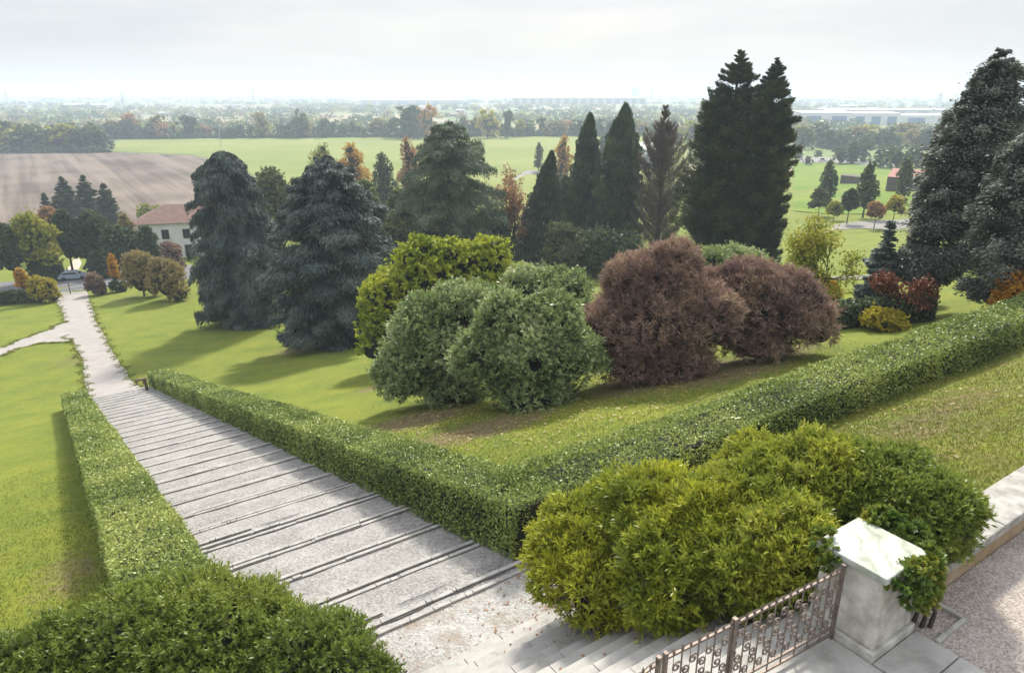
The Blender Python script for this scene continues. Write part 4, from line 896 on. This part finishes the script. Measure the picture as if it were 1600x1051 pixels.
for u, vt, w_, lab in ((95, 277, 42, 'tall broad dark pine in the clump of four before the ploughed field'), (129, 275, 40, 'tall pointed dark pine in the clump of four, second from the right'), (161, 288, 36, 'dark pine standing at the right of the clump of four'), (68, 303, 16, 'smallest dark pine at the left of the clump of four')):
    t, H, k = tree_at('pine_tree', lab, 'tree', u, vt, 352, G); conifer(t, H, [(0, w_ / 2 / k), (.3, w_ / 2 / k), (.6, w_ / 2.8 / k), (.85, w_ / 6 / k), (1, .1)], 90, 200, 'cypress', (1.1, .35), droop=.05, rise=.3, hang=.1, zb=.03)

# ------------------------------------------------------------------ far plain: treelines, woods, buildings
def onetree(mat, seed, n=420, leaf=(1.5, 1.0), tall=1.0):
    """unit far tree: about 10 m tall, one small mesh"""
    lo = [(0, 0, 4.6 * tall, 2.6, 2.6, 3.9 * tall)]
    for i in range(7):
        a = i * 2.4 + seed; q = rng.uniform(.2, .85); rr = rng.uniform(1.1, 1.9); lo.append((math.cos(a) * 2.2 * (1.2 - q * .7), math.sin(a) * 2.2 * (1.2 - q * .7), (1 + 8.2 * q) * tall, rr, rr, rr * tall))
    for i in range(4): lo.append((math.cos(i * 1.6 + seed) * 1.5, math.sin(i * 1.6 + seed) * 1.5, 1.3, 1.7, 1.7, 1.5))
    v, tint = lobes_leaves(lo, n, leaf[0], leaf[1], .9, .1, sub=2)
    mb = MB(); mb.tube([(0, 0, -.3), (.1, 0, 4 * tall)], [.28, .15], 5)
    for l in lo[:1]: mb.ball(l[:3], np.array(l[3:]) * .75, 10, 6)
    tv = np.array(mb.v); n4 = len(v)
    me = bpy.data.meshes.new('far_tree'); faces = [tuple(range(4 * i, 4 * i + 4)) for i in range(n4 // 4)] + [tuple(x + n4 for x in f) for f in mb.f]
    me.from_pydata([tuple(p) for p in v] + mb.v, [], faces); me.materials.append(M[mat]); me.materials.append(M['twig'])
    a = me.attributes.new('tint', 'FLOAT', 'FACE'); a.data.foreach_set('value', np.r_[tint, np.full(len(mb.f), .3)].astype(np.float32))
    me.polygons.foreach_set('material_index', np.r_[np.zeros(n4 // 4, np.int32), np.ones(len(mb.f), np.int32)].astype(np.int32)); return me
FT = {m: [onetree(m, i) for i in range(2)] for m in ('green', 'darkgreen', 'olive', 'yellowgreen', 'buff', 'orange', 'pinkish', 'yellow')}
FT['poplar'] = [onetree('green', 3, 420, (1.4, .9), 1.8)]
COL = {'green': 'mid green', 'darkgreen': 'dark green', 'olive': 'dull olive', 'yellowgreen': 'yellow green', 'buff': 'buff', 'orange': 'orange', 'pinkish': 'pinkish brown', 'yellow': 'yellow', 'poplar': 'slender green'}
def fartree(u, vb, hpx, kind, place, group, wide=1.0):
    P = at(u, vb); k = F / proj(P)[2]; Hm = hpx / k; base = 18. if kind == 'poplar' else 10.
    o = link(bpy.data.objects.new('distant_tree', FT[kind][rng.integers(0, len(FT[kind]))])); o.location = P; s_ = Hm / base
    o.scale = (s_ * wide, s_ * wide, s_); o.rotation_euler.z = rng.uniform(0, 6.28)
    return tag(o, '%s tree %s' % (COL[kind], place), 'tree', group)
kinds = ['green', 'darkgreen', 'olive', 'green', 'buff', 'yellowgreen', 'darkgreen', 'pinkish']
G1 = 'trees of the long treeline behind the green field'
for u in np.arange(172, 1080, 10.5):
    uu = u + rng.uniform(-4, 4); fartree(uu, 216.5 - (uu - 172) * .006 + rng.uniform(-1.5, 1), rng.uniform(14, 30), kinds[rng.integers(0, 8)], 'in the long treeline behind the bright green field', G1, rng.uniform(.9, 1.5))
for u, h_, kd, wd_, pl in ((473, 42, 'green', 1.0, 'standing high in the treeline, left of the leafless gap'), (640, 50, 'darkgreen', 1.6, 'forming the biggest dark dome of the treeline'), (668, 55, 'orange', .8, 'peeping over the biggest dark dome of the treeline'), (762, 46, 'yellow', 1.0, 'rising above the treeline right of the deodar'), (793, 42, 'darkgreen', .7, 'standing alone at the right of the treeline'), (410, 40, 'buff', .8, 'tallest faded one in the left half of the treeline'), (300, 34, 'darkgreen', 1.5, 'making a dark dome at the left of the treeline'), (205, 40, 'pinkish', .9, 'at the left start of the treeline'), (250, 40, 'buff', 1.0, 'faded, above the left start of the treeline')):
    fartree(u, 215.5, h_, kd, pl, G1, wd_)
G2 = 'trees massed behind the ploughed field'
for u in np.arange(-40, 165, 7.5):
    fartree(u + rng.uniform(-3, 3), 238 + rng.uniform(-5, 0), rng.uniform(26, 50), ['darkgreen', 'green', 'olive', 'green', 'yellowgreen'][rng.integers(0, 5)], 'in the mass behind the far edge of the ploughed field', G2, rng.uniform(1., 1.5))
G3 = 'autumn trees behind the park lawn'
for u in np.arange(1232, 1500, 9):
    fartree(u + rng.uniform(-4, 4), rng.uniform(224, 234), rng.uniform(22, 36), ['yellowgreen', 'green', 'olive', 'buff', 'yellowgreen', 'darkgreen'][rng.integers(0, 6)], 'in the autumn belt before the white warehouses', G3, rng.uniform(1.1, 1.6))
for u, vb, h_, kd in ((1330, 255, 34, 'darkgreen'), (1312, 256, 26, 'darkgreen'), (1345, 252, 28, 'darkgreen'), (1380, 262, 34, 'darkgreen'), (1400, 264, 36, 'green'), (1430, 262, 36, 'darkgreen'), (1455, 268, 32, 'darkgreen'), (1490, 262, 30, 'darkgreen'), (1262, 258, 14, 'darkgreen'), (1248, 250, 12, 'darkgreen'), (1278, 246, 12, 'green')):
    fartree(u, vb, h_, kd, 'in the dark clump along the pale road behind the park lawn', 'dark trees along the park road', 1.4)
for u, vb, h_, kd in ((1080, 225, 34, 'yellowgreen'), (1100, 238, 40, 'yellow'), (1060, 232, 30, 'yellowgreen'), (1020, 225, 30, 'green'), (945, 252, 44, 'green'), (1120, 236, 34, 'buff')):
    fartree(u, vb, h_, kd, 'glimpsed between the tall cypresses and the dark spruces', 'trees glimpsed between the conifers', 1.0)
# hedgerow undergrowth under the treelines and the far woods, one mass each
def mass(name, label, pts, n_each, mat, sz, leaf, flat_=.6):
    LQ = []; P = np.array(pts); s_ = np.array(sz)
    n = len(P) * n_each; j = np.repeat(np.arange(len(P)), n_each); d = unit(rn(n, 3)); d[:, 2] = np.abs(d[:, 2]); C = P[j] + d * s_[j][:, None] * np.array([1.1, 1.1, flat_ * 1.7]) * (rng.random(n) ** .4)[:, None]
    f = rng.uniform(.7, 1.3, n) * (s_[j] * leaf); tint = np.clip(.5 * rng.random(len(P))[j] + .5 * rng.random(n), 0, 1)
    return tag(leafobj(name, [(leafquads(C, rn(n, 3), d + rn(n, 3) * .5, f, f * .75), tint)], M[mat], None), label, kind='stuff')
pts, szs = [], []
for u in np.arange(165, 1100, 2.2):
    P = at(u, 216.8 - (u - 172) * .006); pts.append(P); szs.append(rng.uniform(2.2, 4.2))
mass('treeline_undergrowth', 'dark undergrowth along the foot of the long treeline', pts, 60, 'darkgreen', szs, .5)
pts, szs = [], []
for u in np.arange(-60, 168, 2.5):
    P = at(u, 238.5); pts.append(P); szs.append(rng.uniform(2.5, 4.5))
mass('field_undergrowth', 'dark undergrowth behind the ploughed field', pts, 60, 'darkgreen', szs, .5)
for mat, share, lab in (('darkgreen', .42, 'dark'), ('green', .24, 'green'), ('buff', .2, 'faded'), ('yellowgreen', .14, 'yellowing')):
    pts, szs = [], []
    for D in (760, 860, 960, 1080, 1220, 1380, 1560, 1780, 2050, 2400, 2850, 3400, 4100, 5000, 6200, 7800, 10000):
        nrow = int(150 * share * 2.2)
        for a in rng.uniform(R(-44), R(46), nrow):
            if math.sin(a * 9 + D * .7) + math.sin(a * 23 - D * .3) * .8 + rng.normal() * .35 < (-.25 if D < 1500 else -.9): continue
            dd = D * rng.uniform(.97, 1.05); pts.append((dd * math.sin(a), dd * math.cos(a), 0)); szs.append(rng.uniform(4.5, 9) * (1 + D / 9000))
    mass('far_woods', 'far %s woods scattered over the plain' % lab, pts, 46, mat, szs, .42)

# warehouses and other far buildings
M['shedwhite'] = plain('white cladding', (.62, .63, .64), .6); M['shedgrey'] = plain('grey cladding', (.34, .35, .37), .6); M['shedblue'] = plain('blue cladding', (.10, .18, .34), .6); M['roofgrey'] = plain('pale sheet roofing', (.52, .53, .54), .6, (.62, .62, .62), .05)
M['brownwall'] = plain('brown planked wall', (.06, .045, .04), .8, (.09, .07, .06), .8); M['redroof'] = plain('dull red sheet roof', (.30, .10, .085), .7, (.38, .15, .12), .3); M['brick'] = plain('brick stack', (.25, .15, .11), .9)
def shed(label, u0, u1, vb, vt, mat, roof, deep=40, bays=0, group=None, name='warehouse', baymat='shedblue', rh=.12, where=(0, 1)):
    A, B = at(u0, vb), at(u1, vb); B = A + (B - A) * 1.0; L_ = np.linalg.norm(B[:2] - A[:2]); k = F / proj((A + B) / 2)[2]; H = (vb - vt) / k
    t = thing(name, label, 'building', A, math.atan2(B[1] - A[1], B[0] - A[0]), group)
    mb = MB(); mb.box(0, L_, 0, deep, -1, H); mb.build('wall', M[mat], t)
    mb = MB(); r = H * rh; e = H * .02; mb.add([(-e, -e, H + .02), (L_ + e, -e, H + .02), (L_ + e, deep + e, H + .02), (-e, deep + e, H + .02), (-e, deep / 2, H + r), (L_ + e, deep / 2, H + r)], [(0, 1, 5, 4), (2, 3, 4, 5), (1, 2, 5), (3, 0, 4), (3, 2, 1, 0)]); mb.build('roof', M[roof], t)
    for i in range(bays):
        x0 = L_ * (where[0] + (where[1] - where[0]) * (i + .22) / bays); x1 = L_ * (where[0] + (where[1] - where[0]) * (i + .78) / bays)
        mb = MB(); mb.box(x0, x1, -H * .03, -.02, 0, H * .72); mb.build('door', M[baymat], t)
    return t
G = 'white warehouses beyond the autumn belt'
shed('long white warehouse with a grey roof just right of the dark spruces', 1250, 1330, 196, 177, 'shedwhite', 'roofgrey', 60, 2, G)
shed('white warehouse with tall blue doors in the middle of the warehouse row', 1330, 1405, 195, 178, 'shedwhite', 'roofgrey', 60, 3, G)
shed('white warehouse with two wide blue panels at the right of the warehouse row', 1408, 1500, 194, 181, 'shedwhite', 'roofgrey', 60, 2, G)
shed('low white shed in front of the right end of the warehouse row', 1462, 1492, 226, 213, 'shedwhite', 'roofgrey', 20, 1)
shed('pale broad factory block behind the warehouse row', 1290, 1480, 182, 172, 'shedgrey', 'roofgrey', 90, 5, baymat='shedwhite')
shed('long brown shed with a dull red roof behind the upright poplar', 1383, 1456, 299, 276, 'brownwall', 'redroof', 9, 0, name='shed', rh=.5)
shed('dark brown low outbuilding left of the red-roofed shed', 1312, 1350, 287, 274, 'brownwall', 'brownwall', 5, 0, name='shed')
shed('long pale roofed factory left of centre on the horizon plain', 562, 725, 163, 156.5, 'shedgrey', 'roofgrey', 130, 6)
shed('wide grey factory with many dark bays at the centre of the plain', 800, 1010, 163, 153, 'shedgrey', 'roofgrey', 130, 16, baymat='brownwall')
shed('white glimpsed house roof between the cypress and dry conifer', 1000, 1045, 262, 235, 'shedwhite', 'roofgrey', 16, 3, name='white_building', baymat='shedgrey', rh=.35)
shed('pinkish small house between the two tall cypresses', 930, 952, 268, 250, 'render', 'tiles', 9, 2, name='house', baymat='glassdark', rh=.4)
Gf = 'small pale buildings scattered over the far plain'
for i in range(46):
    u = rng.uniform(0, 1480); vb = 150 + 34 * rng.random() ** 1.5
    if 1080 < u < 1250: continue
    w_ = rng.uniform(8, 34); mt = ['shedwhite', 'render', 'shedgrey', 'render'][i % 4]
    shed('small pale building scattered among the far woods on the hazy plain', u, u + w_, vb, vb - rng.uniform(2.2, 4.2), mt, ['roofgrey', 'tiles', 'roofgrey', 'tiles'][i % 4], rng.uniform(15, 40), 2, Gf, name='distant_building', baymat='glassdark', rh=.3)
def stack(label, u, vb, vt, r, mat, name):
    P, H, k = stand(u, vt, vb); t = thing(name, label, 'tower', P); mb = MB(); mb.tube([(0, 0, -1), (0, 0, H * .5), (0, 0, H)], [r, r * .85, r * .7], 12); mb.build('shaft', M[mat], t); mb = MB(); mb.tube([(0, 0, H + .01), (0, 0, H + H * .03)], r * .82, 12); mb.build('rim', M['shedgrey'], t)
stack('slim dark chimney stack on the horizon left of the dark spruces', 1019, 157, 129, 3.2, 'brick', 'chimney_stack')
stack('pale round silo tower beyond the right end of the warehouses', 1470, 172, 147, 5, 'shedwhite', 'silo')
shed('pale tower block on the horizon left of the chimney stack', 987, 998, 157, 137, 'shedgrey', 'roofgrey', 18, 3, name='tower_block', rh=.02, baymat='shedwhite')
def pylon(label, u, vb, vt, w=.0):
    P, H, k = stand(u, vt, vb); t = thing('pylon', label, 'pylon', P, group='power pylons on the plain'); mb = MB(); b_ = H * .09; th = max(.12, H * .006)
    for sx_, sy_ in ((1, 1), (1, -1), (-1, 1), (-1, -1)): mb.tube([(sx_ * b_, sy_ * b_, 0), (sx_ * b_ * .3, sy_ * b_ * .3, H * .6), (0, 0, H)], th, 4)
    for i in range(6):
        z0, z1 = H * i / 8, H * (i + 1) / 8; f0, f1 = b_ * (1 - .7 * min(i / 4.8, 1)), b_ * (1 - .7 * min((i + 1) / 4.8, 1)); mb.tube([(-f0, -f0, z0), (f1, -f1, z1)], th * .7, 4); mb.tube([(f0, -f0, z0), (-f1, -f1, z1)], th * .7, 4)
    mb.build('tower', M['metalgrey'], t); mb = MB()
    for z, l_ in ((.70, .17), (.82, .14), (.92, .1)): mb.tube([(-H * l_, 0, H * z), (0, 0, H * z + H * .012), (H * l_, 0, H * z)], th, 4)
    mb.build('crossarm', M['metalgrey'], t)
pylon('thin lattice pylon on the far left of the plain', 7, 168, 141); pylon('thin lattice pylon over the far plain above the pine clump', 189, 170, 140); pylon('thin lattice pylon above the farmhouse and weeping cedar', 394, 166, 138); pylon('thin lattice pylon above the deodar on the far plain', 799, 160, 133); pylon('thin lattice pylon above the narrow cypress', 898, 160, 132)
P, H, k = stand(341, 196, 231); t = thing('utility_pole', 'single pale pole standing at the edge of the bright green field', 'pole', P); mb = MB(); mb.tube([(0, 0, -.5), (0, 0, H)], [.22, .14], 8); mb.build('shaft', M['shedgrey'], t); mb = MB(); mb.box(-1.1, 1.1, -.08, .08, H - 1.2, H - 1.0); mb.build('crossarm', M['shedgrey'], t)

# ------------------------------------------------------------------ leaf litter and grass tufts
def scatter_uw(n, u0, u1, w0, w1): return rng.uniform(u0, u1, n), rng.uniform(w0, w1, n)
n = 2600; u, w = scatter_uw(n, 2.6, 7.0, 4.2, 8.8); kp = rng.random(n) < np.clip(.05 + .9 * ((u - 4.2) / 2.6) ** 2, 0, 1) * np.where(w > 7.4, 1, .45); u, w = u[kp], w[kp]
kk = np.clip(np.floor((w - 3.41) / .272), 0, NS - 1); zz = np.where(w > 7.5, CAMZ - 8.24, ZT - kk * (ZT - HT) / NS) + .012
xy = np.stack([u * S[0] + w * N_[0], u * S[1] + w * N_[1], zz], -1); n = len(u); a = rn(n, 3) * np.array([1, 1, .15])
tag(leafobj('leaf_litter', [(leafquads(xy, a, np.array([0, 0, 1.0]) + rn(n, 3) * .25, .055, .035), rng.random(n) * .5)], M['pinkish'], None), 'dry brown fallen leaves on the landing beside the yellow green shrub', kind='stuff')
def tufts(n, area, label, hgt=.07):
    u0, u1, w0, w1 = area; u, w = scatter_uw(n, *area); x = u * S[0] + w * N_[0]; y = u * S[1] + w * N_[1]
    l, r = rampedge(w); ok = ((u < l - 1.3) | (u > r + 1.2)) & (rng.random(n) < np.clip(1.4 - np.hypot(x, y) / 24, 0, 1)); x, y = x[ok], y[ok]; z = terrain(x, y); n = len(x); hh = hgt * rng.uniform(.5, 1.4, n)
    C = np.stack([x, y, z + hh * .35], -1); A = np.array([0, 0, 1.0]) + rn(n, 3) * .55
    o = leafobj('grass', [(leafquads(C, A, rn(n, 3), hh, hh * .28), rng.random(n))], M['grassblade'], None); tag(o, label, kind='stuff')
M['grassblade'] = leafmat('grass blades', [(.06, .08, .014), (.10, .125, .02), (.165, .17, .03), (.22, .19, .06)], .3, .6, .5, .1, 1.35)
tufts(170000, (-14, 1, 9, 34), 'short grass of the left lawn', .06)
tufts(110000, (8.5, 30, 3.5, 9.2), 'short grass of the bank between the hedge and the terrace wall', .06)
tufts(130000, (7.5, 34, 10.8, 24), 'short grass of the lawn behind the hedge', .07)

ed = []
for ln_, nn_ in ((px((141, 632), (133, 600), (128, 570), (116, 540), (100, 525)), 2600), (px((102, 505), (96, 482), (84, 466)), 900), (px((232, 613), (205, 592), (185, 565), (165, 530), (152, 505), (146, 485), (140, 470)), 3400), (px((0, 557), (30, 545), (60, 537), (112, 535)), 1500), (px((0, 544), (40, 528), (75, 516), (104, 502)), 1500)):
    ln_ = np.array(ln_)[:, :2]; dd = np.r_[0, np.cumsum(np.linalg.norm(np.diff(ln_, axis=0), axis=1))]; t_ = rng.random(nn_) * dd[-1]
    x_, y_ = np.interp(t_, dd, ln_[:, 0]), np.interp(t_, dd, ln_[:, 1]); clump_ = .22 * np.sin(t_ * 1.9) + .16 * np.sin(t_ * 5.3 + 1); ed.append(np.stack([x_ + clump_ + rn(nn_) * .16, y_ + clump_ * .4 + rn(nn_) * .16], -1))
ed = np.concatenate(ed); z_ = terrain(ed[:, 0], ed[:, 1], False) + .08; nn_ = len(ed); hh_ = rng.uniform(.08, .18, nn_)
tag(leafobj('grass', [(leafquads(np.c_[ed, z_], np.array([0, 0, .8]) + rn(nn_, 3) * .8, rn(nn_, 3), hh_, hh_ * .4), rng.random(nn_) * .9)], M['grassblade'], None), 'rough grass creeping over the edges of the gravel path', kind='stuff')
lf = []
for cx, cy, r_, nn_ in ((660, 655, 4, 500), (760, 665, 4, 500), (1010, 612, 5, 700), (1200, 575, 5, 500), (620, 590, 4, 300), (480, 560, 6, 500), (1440, 650, 4, 260), (900, 690, 7, 300), (350, 560, 8, 300)):
    c_ = at(cx, cy); lf.append(c_[:2] + rn(nn_, 2) * r_ * .55)
lf = np.concatenate(lf); nn_ = len(lf); sz_ = rng.uniform(.06, .13, nn_)
tag(leafobj('fallen_leaves', [(leafquads(np.c_[lf, terrain(lf[:, 0], lf[:, 1]) + .05], rn(nn_, 3) * np.array([1, 1, .2]), np.array([0, 0, 1.0]) + rn(nn_, 3) * .3, sz_, sz_ * .7), rng.random(nn_))], M['buff'], None), 'faded fallen leaves strewn over the lawn round the bushes', kind='stuff')

# ------------------------------------------------------------------ haze over the plain
m = bpy.data.materials.new('haze air'); m.use_nodes = True; n = m.node_tree.nodes; n.remove(n['Principled BSDF'])
v = n.new('ShaderNodeVolumePrincipled'); v.inputs['Color'].default_value = (.71, .83, 1.0, 1); v.inputs['Density'].default_value = .00040; v.inputs['Anisotropy'].default_value = .1
m.node_tree.links.new(v.outputs[0], n['Material Output'].inputs['Volume'])
mb = MB(); mb.box(-24000, 24000, -16000, 24000, -1.0, 76.0); o = mb.build('haze', m); tag(o, 'pale blue haze lying over the plain', kind='stuff')
